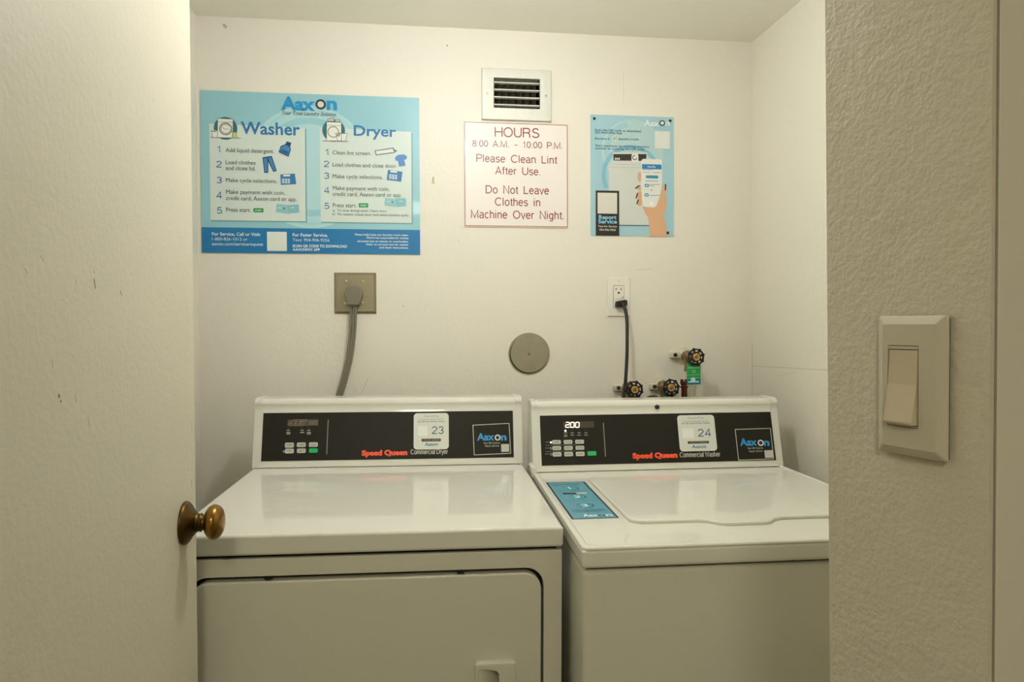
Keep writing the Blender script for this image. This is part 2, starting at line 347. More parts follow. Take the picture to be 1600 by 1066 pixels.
# a plain engraver's alphabet: advance width and centre-line strokes, capital height 1
ST = {
 'H': (.84, [[(.06, 0), (.06, 1)], [(.72, 0), (.72, 1)], [(.06, .52), (.72, .52)]]),
 'O': (.98, [_A(.45, .5, .40, .47, 90, 450, 26)]), 'U': (.84, [[(.06, 1), (.06, .36)]+_A(.385, .34, .325, .31, 180, 360)+[(.71, .36), (.71, 1)]]),
 'R': (.86, [[(.06, 0), (.06, .96), (.42, .96)]+_A(.44, .73, .24, .23, 90, -90)+[(.06, .5)], [(.44, .5), (.60, .44), (.66, .30), (.68, .06), (.72, 0)]]),
 'S': (.82, [_A(.37, .745, .27, .22, 15, 250)+_A(.37, .27, .31, .24, 75, -165)]),
 'A': (.82, [[(.01, 0), (.36, 1), (.71, 0)], [(.13, .33), (.59, .33)]]), 'M': (1.02, [[(.06, 0), (.06, 1), (.46, .06), (.86, 1), (.86, 0)]]),
 'P': (.78, [[(.06, 0), (.06, .96), (.40, .96)]+_A(.42, .71, .25, .25, 90, -90)+[(.06, .46)]]), 'C': (.92, [_A(.45, .5, .40, .47, 42, 318, 20)]),
 'L': (.68, [[(.06, 1), (.06, .045), (.58, .045)]]), 'D': (.88, [[(.06, .045), (.06, .955), (.34, .955)]+_A(.34, .5, .41, .455, 90, -90, 14)+[(.06, .045)]]),
 'N': (.86, [[(.06, 0), (.06, 1), (.70, 0), (.70, 1)]]), 'W': (1.1, [[(.02, 1), (.27, 0), (.50, .96), (.73, 0), (.98, 1)]]),
 'l': (.26, [[(.08, 0), (.08, 1)]]), 'i': (.26, [[(.08, 0), (.08, .72)], [(.08, .90), (.08, 1)]]),
 'e': (.64, [[(.06, .385), (.52, .385)]+_A(.29, .36, .235, .34, 5, 325, 20)]), 'o': (.66, [_A(.30, .36, .245, .34, 90, 450, 22)]), 'c': (.60, [_A(.29, .36, .235, .34, 48, 312, 18)]),
 'a': (.64, [_A(.28, .54, .20, .16, 165, 0, 8)+[(.48, .12), (.52, .04), (.58, .05)], [(.48, .42), (.30, .39)]+_A(.23, .20, .18, .17, 100, 270, 10)+_A(.26, .24, .22, .21, -80, 0, 6)]),
 's': (.58, [_A(.26, .535, .19, .16, 15, 250, 10)+_A(.27, .20, .21, .17, 75, -165, 10)]), 'n': (.64, [[(.08, 0), (.08, .72)], [(.08, .44)]+_A(.29, .48, .205, .22, 165, 0, 9)+[(.495, 0)]]),
 'm': (.96, [[(.08, 0), (.08, .72)], [(.08, .46)]+_A(.26, .50, .175, .20, 165, 0, 8)+[(.435, 0)], [(.435, .46)]+_A(.615, .50, .175, .20, 165, 0, 8)+[(.79, 0)]]),
 'h': (.64, [[(.08, 0), (.08, 1)], [(.08, .44)]+_A(.29, .48, .205, .22, 165, 0, 9)+[(.495, 0)]]), 't': (.36, [[(.16, .90), (.16, .14)]+_A(.24, .13, .08, .09, 180, 270, 4)+[(.32, .04)], [(.02, .68), (.31, .68)]]),
 'f': (.36, [[(.14, 0), (.14, .84)]+_A(.24, .85, .10, .11, 180, 95, 4)+[(.31, .955)], [(.02, .68), (.30, .68)]]), 'r': (.42, [[(.08, 0), (.08, .72)], [(.08, .42)]+_A(.28, .46, .20, .22, 170, 90, 6)+[(.36, .67)]]),
 'v': (.60, [[(.02, .72), (.27, 0), (.52, .72)]]), 'y': (.60, [[(.02, .72), (.28, .02)], [(.52, .72), (.26, -.10), (.20, -.22), (.06, -.24)]]),
 'g': (.66, [_A(.28, .36, .22, .33, 90, 450, 20), [(.50, .72), (.50, -.05)]+_A(.29, -.05, .21, .19, 0, -150, 8)]),
 'd': (.66, [_A(.28, .36, .22, .33, 90, 450, 20), [(.50, 1), (.50, 0)]]), 'u': (.64, [[(.08, .72), (.08, .22)]+_A(.28, .24, .20, .21, 180, 350, 8), [(.49, .72), (.49, 0)]]),
 '8': (.68, [_A(.31, .735, .21, .22, 90, 450, 18), _A(.31, .27, .25, .235, 90, 450, 18)]), '0': (.68, [_A(.31, .5, .25, .465, 90, 450, 22)]), '1': (.56, [[(.10, .74), (.24, .80), (.30, 1), (.30, 0)]]),
 '2': (.68, [_A(.31, .70, .24, .26, 170, -30, 10)+[(.12, .16), (.07, .045), (.57, .045)]]), '3': (.68, [_A(.30, .73, .22, .23, 165, -90, 11), _A(.30, .265, .25, .23, 90, -165, 12)]),
 '4': (.68, [[(.46, 0), (.46, 1), (.05, .27), (.60, .27)]]), '5': (.68, [[(.53, .955), (.15, .955), (.10, .50)]+_A(.29, .32, .27, .28, 130, -150, 13)]),
 '.': (.28, [[(.09, 0), (.09, .11)]]), ':': (.28, [[(.10, .02), (.10, .14)], [(.10, .58), (.10, .70)]]), '-': (.62, [[(.05, .38), (.50, .38)]]), ' ': (.30, [])}
def stroke_text(S, t, x0, x1, yb, cap, colr, wt=.11, name='lettering', parent=None):
    A = S.m(x0, yb); Bb = S.m(x1, yb); T = S.m(x0, yb-cap); sy = T[1]-A[1]
    adv = 0; items = []
    for ch in t:
        w0, st = ST[ch]; items += [[(adv+x, y) for x, y in p] for p in st]; adv += w0+.02
    mn = min(x for p in items for x, y in p)-wt/2; mx = max(x for p in items for x, y in p)+wt/2
    sx = (Bb[0]-A[0])/(mx-mn); h = wt/2*sy
    for p in items:
        P = [Vector((A[0]+(x-mn)*sx, A[1]+y*sy)) for x, y in p]; closed = (P[0]-P[-1]).length < 1e-6
        V = []
        for i, c in enumerate(P):
            a = P[i-1] if i else (P[-2] if closed else None); b = P[i+1] if i < len(P)-1 else (P[1] if closed else None)
            ns = []
            for u1, u2 in ((a, c), (c, b)):
                if u1 is None or u2 is None or (u2-u1).length < 1e-9: continue
                d = (u2-u1).normalized(); ns.append(Vector((-d.y, d.x)))
            nn = sum(ns, Vector((0, 0))); nn = nn.normalized() if nn.length > 1e-6 else ns[0]
            k = h/max(.45, nn.dot(ns[0])); V += [c+nn*k, c-nn*k]
        S._add(name, colr, [(v.x, v.y) for v in V], [(2*i, 2*i+1, 2*i+3, 2*i+2) for i in range(len(P)-1)], parent)

def sticker(parent, F, q, wd, ht, name, base, rad=.004, th=.0006, world=True, m=None):
    bm = B(); plate(bm, F, rrect(0, wd, 0, ht, rad), 0, th)
    return obj(name, bm, m or flat(base), parent, world=world)

# ------------------------------------------------------------------ the room
W_, H_ = 1.6146, 2.131
bm = B(); box(bm, -1.3, 3.2, -3.6, .3, -.05, 0); struct('floor', bm, M_floor, 'beige vinyl floor of the laundry closet and hallway')
bm = B(); box(bm, -1.3, 3.2, -3.6, .3, H_, H_+.06); struct('ceiling', bm, M_ceil, 'low off-white painted ceiling over the laundry closet')
FW = frame((0, 0, 0), (1, 0, 0), (0, 0, 1))               # N points towards -Y, into the room
bm = B(); plate(bm, FW, [(-.1, 0), (W_+.1, 0), (W_+.1, H_), (-.1, H_)], -.1, 0, holes=[[(.826, 1.906), (.957, 1.906), (.957, 1.988), (.826, 1.988)]])
struct('wall_back', bm, M_wall, 'cream painted back wall behind the machines, with small scuffs and chips')
bm = B(); box(bm, -.1, 0, -1.49, 0, 0, H_); struct('wall_left', bm, M_wall)
bm = B(); box(bm, W_, W_+.1, -1.49, 0, 0, H_); struct('wall_right', bm, M_wallr, 'cream right side wall of the closet with a faint crack')
# front wall: the pier with the light switch, header over the door and the stub on the hinge side
bm = B()
def pier_edge(z): return .0168-.0139*z
T = Vector((.262, -.965, 0)); O = Vector((.981, -1.485, 0))
foot = []
for z in (0, .6, 1.2, 1.8, H_):
    a = O+T*pier_edge(z); a.z = z; b = O+T*.1535; b.z = z
    foot.append([a, b, Vector((b.x+.0035, b.y+.0005, z)), Vector((b.x+.0035, b.y+.008, z)), Vector((W_+.1, b.y+.008, z)), Vector((W_+.1, -1.48, z))])
rings = [[bm.verts.new(p) for p in f] for f in foot]
for a, b in zip(rings, rings[1:]):
    for i in range(6): bm.faces.new((a[i], a[(i+1) % 6], b[(i+1) % 6], b[i]))
bm.faces.new(rings[0]); bm.faces.new(rings[-1])
es = [e for e in bm.edges if abs(e.verts[0].co.z-e.verts[1].co.z) > .1 and min((e.verts[0].co.xy-f[j].xy).length for f in foot for j in (0, 1)) < .004]
bmesh.ops.bevel(bm, geom=es, offset=.0028, segments=3, profile=.5, affect='EDGES')
struct('wall_front', bm, M_pier, 'short plastered wall end in the foreground, holding the light switch', smooth=True)
bm = B(); box(bm, 1.0268, 3.2, -1.6335, -1.60, 0, H_, .0006); struct('trim_1', bm, M_casing, 'smooth painted casing at the right edge beside the wall end')
bm = B(); box(bm, -.1, 1.0, -1.63, -1.52, 2.04, H_); struct('trim_2', bm, M_casing)
bm = B(); box(bm, -1.3, .21, -1.63, -1.535, 0, H_); struct('wall_front_left', bm, M_casing)
bm = B(); box(bm, -1.3, 3.2, -3.62, -3.55, 0, H_); struct('wall_hallway', bm, M_casing)
bm = B(); box(bm, -1.36, -1.3, -3.6, -1.53, 0, H_); struct('wall_hallway_left', bm, M_casing)
bm = B(); box(bm, 3.2, 3.26, -3.6, -1.55, 0, H_); struct('wall_hallway_right', bm, M_casing)

# ------------------------------------------------------------------ door with brass knob
door = empty('door_1', (.2485, -1.52, .012)); tag(door, 'cream painted flush door standing open on the left, with a brass knob', None, kind='structure')
bm = B(); box(bm, .2485-.035, .2485, -1.517, -.9085, .012, 2.03, .002); obj('door_leaf', bm, M_door, door, smooth=True)
FK = frame((.2485, -.968, .973), (0, -1, 0), (0, 0, 1))      # N = +X? checked below
if (FK.to_3x3() @ Vector((0, 0, 1))).x < 0: FK = frame((.2485, -.968, .973), (0, 1, 0), (0, 0, 1))
bm = B(); lathe(bm, FK, [(.0325, 0), (.033, .002), (.0315, .005), (.028, .008), (.022, .0115), (.0175, .0155), (.0145, .0175), (.0135, .0185)], 40)
obj('rosette', bm, M_brassd, door, smooth=True, angle=60)
bm = B(); lathe(bm, FK, [(.0135, .016), (.0150, .0185), (.0138, .0205), (.0128, .022), (.0140, .0235), (.0142, .025), (.0126, .0265), (.0116, .028), (.0114, .031), (.0125, .034)], 32)
obj('knob_neck', bm, M_brassd, door, smooth=True, angle=60)
bm = B(); pr = [(.0105, .0295)]
for i in range(15):
    a = PI*(i+.6)/15.2; pr.append((.0265*math.sin(a)**.82, .0435-.0145*math.cos(a)))
pr.append((.001, .058)); lathe(bm, FK, pr, 40)
obj('knob', bm, M_brass, door, smooth=True, angle=80)

# ------------------------------------------------------------------ machines
def console(th, x0, x1, z0, k, drop, name='console'):
    """sloping backsplash box: front face leans back by k, a rounded cap rolls over the top"""
    zt = z0+.148
    prof = [(-k*drop, z0-drop), (k*.136, z0+.136)]
    cy, cz, cr = k*.148+.009, z0+.1535, .0125
    for i in range(9):
        a = PI*1.18-(PI*.68)*i/8; prof.append((cy+cr*math.cos(a)*1.15, cz+cr*math.sin(a)+.002))
    prof += [(.105, z0+.168), (.11, z0+.164), (.11, z0-drop)]
    bm = B(); profile_x(bm, prof, x0, x1)
    c = obj(name, bm, M_enamel, th, world=False, smooth=True, angle=40)
    for xa, xb in ((x0-.0015, x0+.0165), (x1-.0165, x1+.0015)):
        bm = B(); p2 = [(y-(.0012 if y < .08 else 0), z+(.0012 if z > z0+.02 else 0)) for y, z in prof]
        profile_x(bm, p2, xa, xb)
        es = [e for e in bm.edges if abs(e.verts[0].co.x-e.verts[1].co.x) < 1e-6]
        bmesh.ops.bevel(bm, geom=es, offset=.0011, segments=2, profile=.5, affect='EDGES')
        obj('end_cap', bm, M_cap, c, world=False, smooth=True, angle=40)
    return c
def console_frame(z0, k, x, z):
    F = frame((x, (z-z0)*k, z), (1, 0, 0), (0, k, 1))
    return F
def number_label(th, F, q, wd, ht, num, nx, bar, lx, hx):
    st = sticker(th, F, q, wd, ht, 'number_label', '#dfe2d6', rad=.009, world=False)
    tag(st, 'white rounded label with the number '+num)
    S = Sheet(q, wd, ht, F, st, world=False, layer0=7)
    y = lambda x, yy: yy
    S.text('AaxonPay', hx[0], hx[1], hx[2], 3.2, '#8fa9b8')
    S.line('lettering', '#a9aea4', [(hx[0]-7, hx[2]+4.2), (hx[1]+7, hx[2]+3.2)], .7)
    S.text('Scan QR Code OR Enter Number', hx[0]-9, hx[1]+9, hx[2]+8.4, 2.6, '#3c4040')
    stroke_text(S, num, nx[0], nx[1], nx[2], 12, '#155873', .12, 'numeral')
    S.rect('label_patch', '#eef0e8', nx[0]-22, nx[2]-13, nx[0]-7, nx[2]+3)
    S.rect('bar', '#3a3a30', bar[0], bar[1], bar[2], bar[3]); S.up()
    S.line('bar_print', '#8b6a50', [(bar[0]+3, (bar[1]+bar[3])/2), (bar[0]+14, (bar[1]+bar[3])/2)], 1.3)
    S.line('bar_print', '#9a9a8c', [(bar[0]+16, (bar[1]+bar[3])/2), (bar[2]-2, (bar[1]+bar[3])/2)], .9)
    S.text('Aaxon', lx[0], lx[1], lx[2], 5, '#2379a6', 'logo', bold=.02)
    S.done(); return st
def key(panel, S, x0, y0, x1, y1, colr, txt, h=.0016):
    a = S.m(x0, y1); b = S.m(x1, y0)
    bm = B(); plate(bm, S.F, rrect(a[0], b[0], a[1], b[1], .0028, 3), .0005, h, bev=.0005, seg=1)
    o = obj('start_button' if colr == '#17b968' else 'button', bm, mat('key_'+colr.strip('#'), colr, .4, vary=0), panel, world=False)
    if colr == '#17b968': tag(o, 'green start button')
    return o

def corner_gap(): pass
# ---------- dryer
dryer = empty('clothes_dryer', (.1815, -.233, .0023), (0, .0068, -.0226))
tag(dryer, 'white front-loading commercial clothes dryer on the left, number 23', 'dryer')
# cabinet front with a rounded pocket for the door
FD = frame((0, -.598, 0), (1, 0, 0), (0, 0, 1))              # N = -Y
bm = B()
hole = rrect(.037, .6475, .205, .8405, .032, 6)
plate(bm, FD, rrect(.002, .681, .02, .872, .003, 2), -.022, 0, holes=[hole], bev=.002)
box(bm, .002, .681, -.578, .11, .02, .872)
obj('cabinet', bm, M_enamel2, dryer, world=False, smooth=True)
bm = B(); plate(bm, FD, rrect(.0371, .6474, .2051, .8404, .032, 6), -.0215, -.019); obj('door_recess', bm, M_black, dryer, world=False)
bm = B(); plate(bm, FD, rrect(.0415, .6435, .2085, .8328, .030, 7), -.019, .003, holes=[[(.5303, .5645), (.5303, .6692), (.5668, .6692), (.5668, .5645)]], bev=.0035, seg=3)
dd = obj('door', bm, M_enamel2, dryer, world=False, smooth=True); tag(dd, 'dryer door with a moulded grip')
bm = B()
hp = [(.5305, .565), (.5305, .6665)]+[(.5305+.002+i/6*.030, .669-.004*(i/6)**2) for i in range(7)]+[(.5665, .660), (.5665, .565)]
plate(bm, FD, rrect(.5245, .596, .553, .6795, (.006, .006, .003, .008), 4), .0025, .017, holes=[list(reversed(hp))], bev=.002, seg=2)
obj('door_handle', bm, M_enamel2, dd, world=False, smooth=True)
bm = B()
for i in range(8):                                            # scooped, curved floor of the grip
    t0, t1 = i/8, (i+1)/8
    f = lambda t: (.5303+.0364*t, -.598-.0145+.032*t**1.6)
    (xa, ya), (xb, yb) = f(t0), f(t1)
    bm.faces.new([bm.verts.new(p) for p in ((xa, ya, .5647), (xb, yb, .5647), (xb, yb, .6695), (xa, ya, .6695))])
bmesh.ops.remove_doubles(bm, verts=bm.verts, dist=1e-5)
box(bm, .5303, .5668, -.60, -.579, .6694, .6700); box(bm, .5667, .5672, -.60, -.579, .5645, .6695)
obj('grip_scoop', bm, M_enamel2, dd, world=False, smooth=True, angle=60)
bm = B(); box(bm, .012, .671, -.59, .10, .871, .8785); obj('top_gap', bm, M_black, dryer, world=False)
bm = B(); box(bm, 0, .683, -.602, .11, .8775, .914, .006, 4); obj('top_panel', bm, M_enamel, dryer, world=False, smooth=True)
for x in (.17, .5):
    bm = B(); box(bm, x-.006, x+.006, -.6, -.59, .8352, .8392, .0008); obj('door_bumper', bm, M_black, dryer, world=False)
for x in (.05, .63):
    for y in (-.55, .05):
        bm = B(); lathe(bm, Matrix.Translation((x, y, -.002)), [(.018, 0), (.02, .004), (.012, .01), (.012, .024)], 16); obj('foot', bm, M_blackrub, dryer, world=False)
bm = B(); box(bm, .004, .679, .006, .105, .910, .9195); obj('console_gap', bm, M_black, dryer, world=False)
KD = .25
con = console(dryer, .001, .681, .9175, KD, .0018)
px0, px1, pz0, pz1 = .0208, .6592, .9315, 1.0495
F0 = frame((px0, (pz0-.9175)*KD, pz0), (1, 0, 0), (0, KD, 1)); pw = px1-px0; ph = (pz1-pz0)*math.sqrt(1+KD*KD)
bm = B(); plate(bm, F0, [(0, 0), (pw, 0), (pw, ph), (0, ph)], .0003, .0011)
pan = obj('control_panel', bm, M_panel, dryer, world=False); tag(pan, 'black control panel')
q = [(408, 646), (797, 643), (799, 716.5), (404, 722.5)]
F1 = F0 @ Matrix.Translation((0, 0, .0012)); S = Sheet(q, pw, ph, F1, pan, world=False)
S.rect('display_window', '#50473a', 445.5, 656, 494, 666.5); S.up()
S.seg('d86r', 448, 477, 665, 7.4, '#b09684', 'digit_outline', 2.9, shear=.12); S.up()
S.seg('d86r', 448, 477, 665, 7.4, '#17130e', 'digits', 1.5, shear=.12)
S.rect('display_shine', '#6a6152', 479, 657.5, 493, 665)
for x in (447, 468.5, 479):
    S.line('icons', '#7d7a6c', [(x, 669.5), (x, 671)], .6); S.line('icons', '#a8a698', [(x-2, 673.5), (x+2, 673.5)], 1.6)
    S.line('icons', '#b9b7a9', [(x-3, 677), (x+3, 677)], 1.3)
for x in (447, 479): S.line('icons', '#b9b7a9', [(x-2.6, 679.2), (x+2.6, 679.2)], 1.3)
S.disc('icons', '#8d8d92', 440, 706.8, 1.9)
for x in (440.3, 458.6, 477.3): S.line('icons', '#77746a', [(x, 697), (x+.6, 697)], 1)
S.line('divider', '#8f8c80', [(509.2, 657), (507, 711)], 1.3)
S.text('Speed Queen', 561.5, 633, 713.4, 7.6, '#ff5a34', 'brand_lettering', bold=.062)
stroke_text(S, 'Commercial Dryer', 638, 696.5, 711.6, 7.4, '#c9c6b6', .14, 'model_lettering')
# outlined service sticker
S.line('service_sticker', '#c4c2b4', [(735, 665.8), (791.3, 663), (794, 710.3), (737.2, 712.8), (735, 665.8)], 1.1)
S.logo(741.5, 773.5, 787.5, 689.6, 10.5, 4.6, '#2f9bd8', '#e8e8e0', '#1c1911')
S.text('Scan QR Code to', 752, 777, 695.3, 2.6, '#c9c6b6', bold=.01); S.text('Report Service', 754, 776, 699.8, 2.6, '#c9c6b6', bold=.01)
S.rect('white_square', '#c9cabd', 779.3, 695.6, 791.3, 708)
S.done()
SK = Sheet(q, pw, ph, F1, pan, world=False)
for (r, ys) in ((0, ((692.9, 701.2), (692.7, 700.2), (692.4, 699.9))), (1, ((702.4, 710.2), (702.2, 709.6), (701.9, 709.2)))):
    for c, (xa, xb) in enumerate(((441.5, 455.8), (460.2, 474.4), (479.1, 493.1))):
        g = r == 1 and c == 2
        key(pan, SK, xa, ys[c][0], xb, ys[c][1], '#17b968' if g else '#c9c8bb', None)
SK.layer = 15
for r, yy in ((0, 698), (1, 707.2)):
    for c, xa in enumerate((444.5, 463.5, 482.5)):
        if r == 1 and c == 2: continue
        SK.text(('HIGH', 'MED', 'LOW', 'PERM', 'DELICATE')[r*3+c], xa, xa+(8.5 if r*3+c != 4 else 9.5), yy, 2.6, '#4a483e')
SK.done()
cx0, cz = S.m(642.6, 704.4); cx1, cz1 = S.m(697.2, 646.4)
FL = F1 @ Matrix.Translation((cx0, cz, .0002)); wd, ht = cx1-cx0, min(cz1, ph+.001)-cz
number_label(dryer, FL, [(642.6, 646.4), (697.2, 646), (697.4, 704), (642.6, 704.6)], wd, ht, '23', (671, 689.5, 679.7), (655, 687, 685, 691.8), (660, 680.5, 698.4), (658, 682, 652.6))

# ---------- washer
washer = empty('washing_machine', (.8807, -.3312, 0), (0, 0, -.0259))
tag(washer, 'white top-loading commercial washing machine on the right, number 24', 'washing machine')
ZT = .9074
bm = B(); box(bm, .003, .652, -.628, .11, .02, .868, .009, 4); obj('cabinet', bm, M_enamel2, washer, world=False, smooth=True)
bm = B(); box(bm, .010, .645, -.62, .10, .860, .8755); obj('top_gap', bm, M_black, washer, world=False)
bm = B(); box(bm, 0, .655, -.636, .11, .8725, .9045, .007, 4)
deck = obj('top_deck', bm, M_enamel, washer, world=False, smooth=True)
FT = frame((0, 0, .9035), (1, 0, 0), (0, 1, 0))
bm = B()                                                       # raised bead round the deck
plate(bm, FT, rrect(.0005, .6545, -.6355, .109, .012, 4), 0, .005, holes=[rrect(.013, .642, -.622, .095, .014, 5)], bev=.0042, seg=4)
obj('deck_rim', bm, M_enamel, deck, world=False, smooth=True, angle=60)
bm = B(); box(bm, -.0045, .0075, -.03, .04, .895, .9255, .0055, 4); obj('rim_end', bm, M_enamel, deck, world=False, smooth=True, angle=60)
# lid with a finger lip at the front
def lid_outline(g):
    pts = []
    x0, x1, y0, y1 = .121-g, .5155+g, -.494-g, -.098+g
    def arc(cx, cy, r, a0, a1, n=6): return [(cx+r*math.cos(a0+(a1-a0)*i/n), cy+r*math.sin(a0+(a1-a0)*i/n)) for i in range(n+1)]
    pts += arc(x0+.03, y0+.03, .03, PI, 1.5*PI)
    pts += [(.245-g, y0), (.262-g*.5, y0-.006), (.278, y0-.024), (.292, y0-.030), (.362, y0-.030), (.376, y0-.024), (.392+g*.5, y0-.006), (.409+g, y0)]
    pts += arc(x1-.008, y0+.008, .008, 1.5*PI, 2*PI, 3)+arc(x1-.008, y1-.008, .008, 0, .5*PI, 3)+arc(x0+.008, y1-.008, .008, .5*PI, PI, 3)
    return pts
bm = B(); plate(bm, FT, lid_outline(.0016), .0002, .0013); obj('lid_seam', bm, mat('lid_shadow_gap', '#b0ac96', .6, vary=.05), washer, world=False)
bm = B(); plate(bm, FT, lid_outline(0), .0008, .0075, bev=.003, seg=3); obj('lid', bm, M_enamel, washer, world=False, smooth=True, angle=50)
bm = B(); box(bm, .012, .640, .004, .105, .902, .9135); obj('console_gap', bm, M_black, washer, world=False)
KW = .28
con = console(washer, .005, .6535, .9105, KW, .0042)
qx0, qx1, qz0, qz1 = .0255, .6365, .9213, 1.0425
G0 = frame((qx0, (qz0-.9105)*KW, qz0), (1, 0, 0), (0, KW, 1)); qw = qx1-qx0; qh = (qz1-qz0)*math.sqrt(1+KW*KW)
bm = B(); plate(bm, G0, [(0, 0), (qw, 0), (qw, qh), (0, qh)], .0003, .0011)
pan = obj('control_panel', bm, M_panel, washer, world=False); tag(pan, 'black control panel')
q = [(842, 650.5), (1202, 643), (1213, 719), (846.5, 729)]
G1 = G0 @ Matrix.Translation((0, 0, .0012)); S = Sheet(q, qw, qh, G1, pan, world=False)
S.rect('display_window', '#463a2e', 879.5, 658.8, 926.5, 669.8); S.up()
S.seg('2.00', 882.5, 905.5, 668.6, 7.8, '#fff4ea', 'digits', 1.35, emit=1.0, shear=.03)
S.disc('indicator_lamp', '#fff8f0', 882.3, 674, 1.6, emit=1.2)
for x in (893, 904, 914): S.line('icons', '#77746a', [(x-.3, 673.2), (x+.3, 673.2)], .8)
for x in (882.8, 893, 903.8, 914.3):
    S.line('icons', '#85837a', [(x-2, 677.2), (x+2, 677.2)], 1.7); S.line('icons', '#a3a196', [(x-2.5, 680.8), (x+2.5, 680.8)], 1.1)
S.line('icons', '#a3a196', [(880.5, 683), (885, 683)], 1.1)
for yy, t in ((693, 'HEAVY'), (702.3, 'MED'), (711.5, 'LIGHT')): S.text(t, 851.5, 857.5, yy, 1.9, '#9a988c')
S.disc('indicator_lamp', '#ffffff', 860, 692.4, 1.5, emit=1.1)
S.ring('icons', '#b9b7a9', 860.3, 701.6, 1.1, 1.8); S.ring('icons', '#b9b7a9', 860.8, 711, 1.1, 1.8)
S.line('icons', '#8a887c', [(851.5, 697), (899, 696)], .6); S.line('icons', '#8a887c', [(852, 706.7), (899, 705.5)], .6)
for x in (876.8, 895): 
    for yy in (691, 700.6, 710.3): S.line('icons', '#77746a', [(x, yy), (x+.5, yy)], .8)
S.line('divider', '#8f8c80', [(941.2, 661.5), (945.6, 714)], 1.3)
S.text('Speed Queen', 988, 1058.5, 716.9, 7.7, '#ff5a34', 'brand_lettering', bold=.062)
stroke_text(S, 'Commercial Washer', 1062, 1126, 715, 7.6, '#c9c6b6', .14, 'model_lettering')
S.line('service_sticker', '#c4c2b4', [(1147.5, 670.8), (1202.6, 669), (1209, 717), (1154, 719.2), (1147.5, 670.8)], 1.1)
S.logo(1156, 1188, 1202, 696.2, 10.6, 4.7, '#2f9bd8', '#e8e8e0', '#1c1911')
S.text('Scan QR Code to', 1168, 1192, 701.6, 2.6, '#c9c6b6', bold=.01); S.text('Report Service', 1170.5, 1191.5, 706.4, 2.6, '#c9c6b6', bold=.01)
S.rect('white_square', '#c9cabd', 1195.5, 703.2, 1207.5, 715.5)
S.done()
SK = Sheet(q, qw, qh, G1, pan, world=False)
names = ('WARM', 'COLD', 'HOT', 'RINSE', 'BRIGHTS', 'DELICATE', 'WOOL', 'NORMAL', 'SOAK')
for r, (ya, yb, dx) in enumerate(((688.6, 695.4, 0), (698, 704.8, .7), (707.4, 714.8, 1.3))):
    for c, xa in enumerate((862, 880, 898)):
        key(pan, SK, xa+dx, ya-c*.35, xa+13.2+dx, yb-c*.35, '#c9c8bb', None)
key(pan, SK, 917.5, 705.8, 930.8, 713.2, '#17b968', None)
SK.layer = 15
for r, (ya, dx) in enumerate(((693.4, 0), (702.8, .7), (712.4, 1.3))):
    for c, xa in enumerate((864, 882, 900)):
        SK.text(names[r*3+c], xa+dx, xa+9.3+dx, ya-c*.35, 2.4, '#4a483e')
SK.done()
cx0, cz = S.m(1062, 706); cx1, cz1 = S.m(1113.5, 648)
GL = G1 @ Matrix.Translation((cx0, cz, .0002)); wd, ht = cx1-cx0, min(cz1, qh+.001)-cz
number_label(washer, GL, [(1057.6, 648.4), (1110.2, 647), (1115.6, 705), (1062, 706.4)], wd, ht, '24', (1088, 1107, 682.2), (1073, 689.2, 1103, 694), (1079, 1099.5, 701), (1073, 1096, 654))
# key lock on the cap
FLk = frame((.3315, KW*.148-.003, .9105+.1495), (1, 0, 0), (0, .25, 1))
bm = B(); lathe(bm, FLk, [(.0062, -.002), (.0062, .003), (.005, .0038), (.002, .0038), (.0018, .001)], 20); obj('cap_lock', bm, M_blackrub, washer, world=False, smooth=True)
for x in (.05, .60):
    for y in (-.58, .05):
        bm = B(); lathe(bm, Matrix.Translation((x, y, 0)), [(.018, 0), (.02, .004), (.012, .01), (.012, .022)], 16); obj('foot', bm, M_blackrub, washer, world=False)
# blue instruction sticker on the deck
FS = frame((.0175, -.447, .9046), (1, 0, 0), (0, 1, 0)); sw, sh = .0912, .329
stk = sticker(washer, FS, None, sw, sh, 'instruction_label', '#5fa0b4', rad=.0015, th=.0005, world=False); tag(stk, 'blue instruction label with steps 1, 2 and 3')
S = Sheet([(853, 752), (914, 752), (968, 808), (892, 809)], sw, sh, FS, stk, world=False, layer0=5)
S.poly('label_border', '#1c2a33', [(0, 0), (.004, 0), (.004, sh), (0, sh)], raw=True); S.poly('label_border', '#1c2a33', [(sw-.004, 0), (sw, 0), (sw, sh), (sw-.004, sh)], raw=True)
S.poly('label_border', '#1c2a33', [(0, 0), (sw, 0), (sw, .003), (0, .003)], raw=True); S.poly('label_border', '#1c2a33', [(0, sh-.003), (sw, sh-.003), (sw, sh), (0, sh)], raw=True)
mm = sw
for i, zc in enumerate((.262, .178, .102)):
    S.poly('step_ring', '#2c6b80', circ(.047, zc, .0185, 28), raw=True); S.up(); S.poly('step_disc', '#3fa9b4', circ(.045, zc-.001, .0160, 28), raw=True); S.up(-1)
S.up(2)
def rawtext(S, t, x0, x1, z, cap, colr, name='lettering', bold=0):
    V, Fc = glyphs(t, bold); mn = min(v.x for v in V); mx = max(v.x for v in V); sx = (x1-x0)/(mx-mn); sy = cap/CAP
    S._add(name, colr, [(x0+(v.x-mn)*sx, z+v.y*sy) for v in V], Fc)
SR = Sheet([(0, sh), (sw, sh), (sw, 0), (0, 0)], sw, sh, FS, stk, world=False, layer0=9)
for t, zc in (('1', .262), ('2', .178), ('3', .102)): stroke_text(SR, t, .038, .052 if t != '1' else .046, zc-.011, -.021, '#dff2f4', .2, 'numeral')
SR.done()
for zc in (.305, .298, .232, .144, .066, .058, .050): S.poly('fine_print', '#3f7f98', [(.010, zc), (.078, zc), (.078, zc+.0022), (.010, zc+.0022)], raw=True)
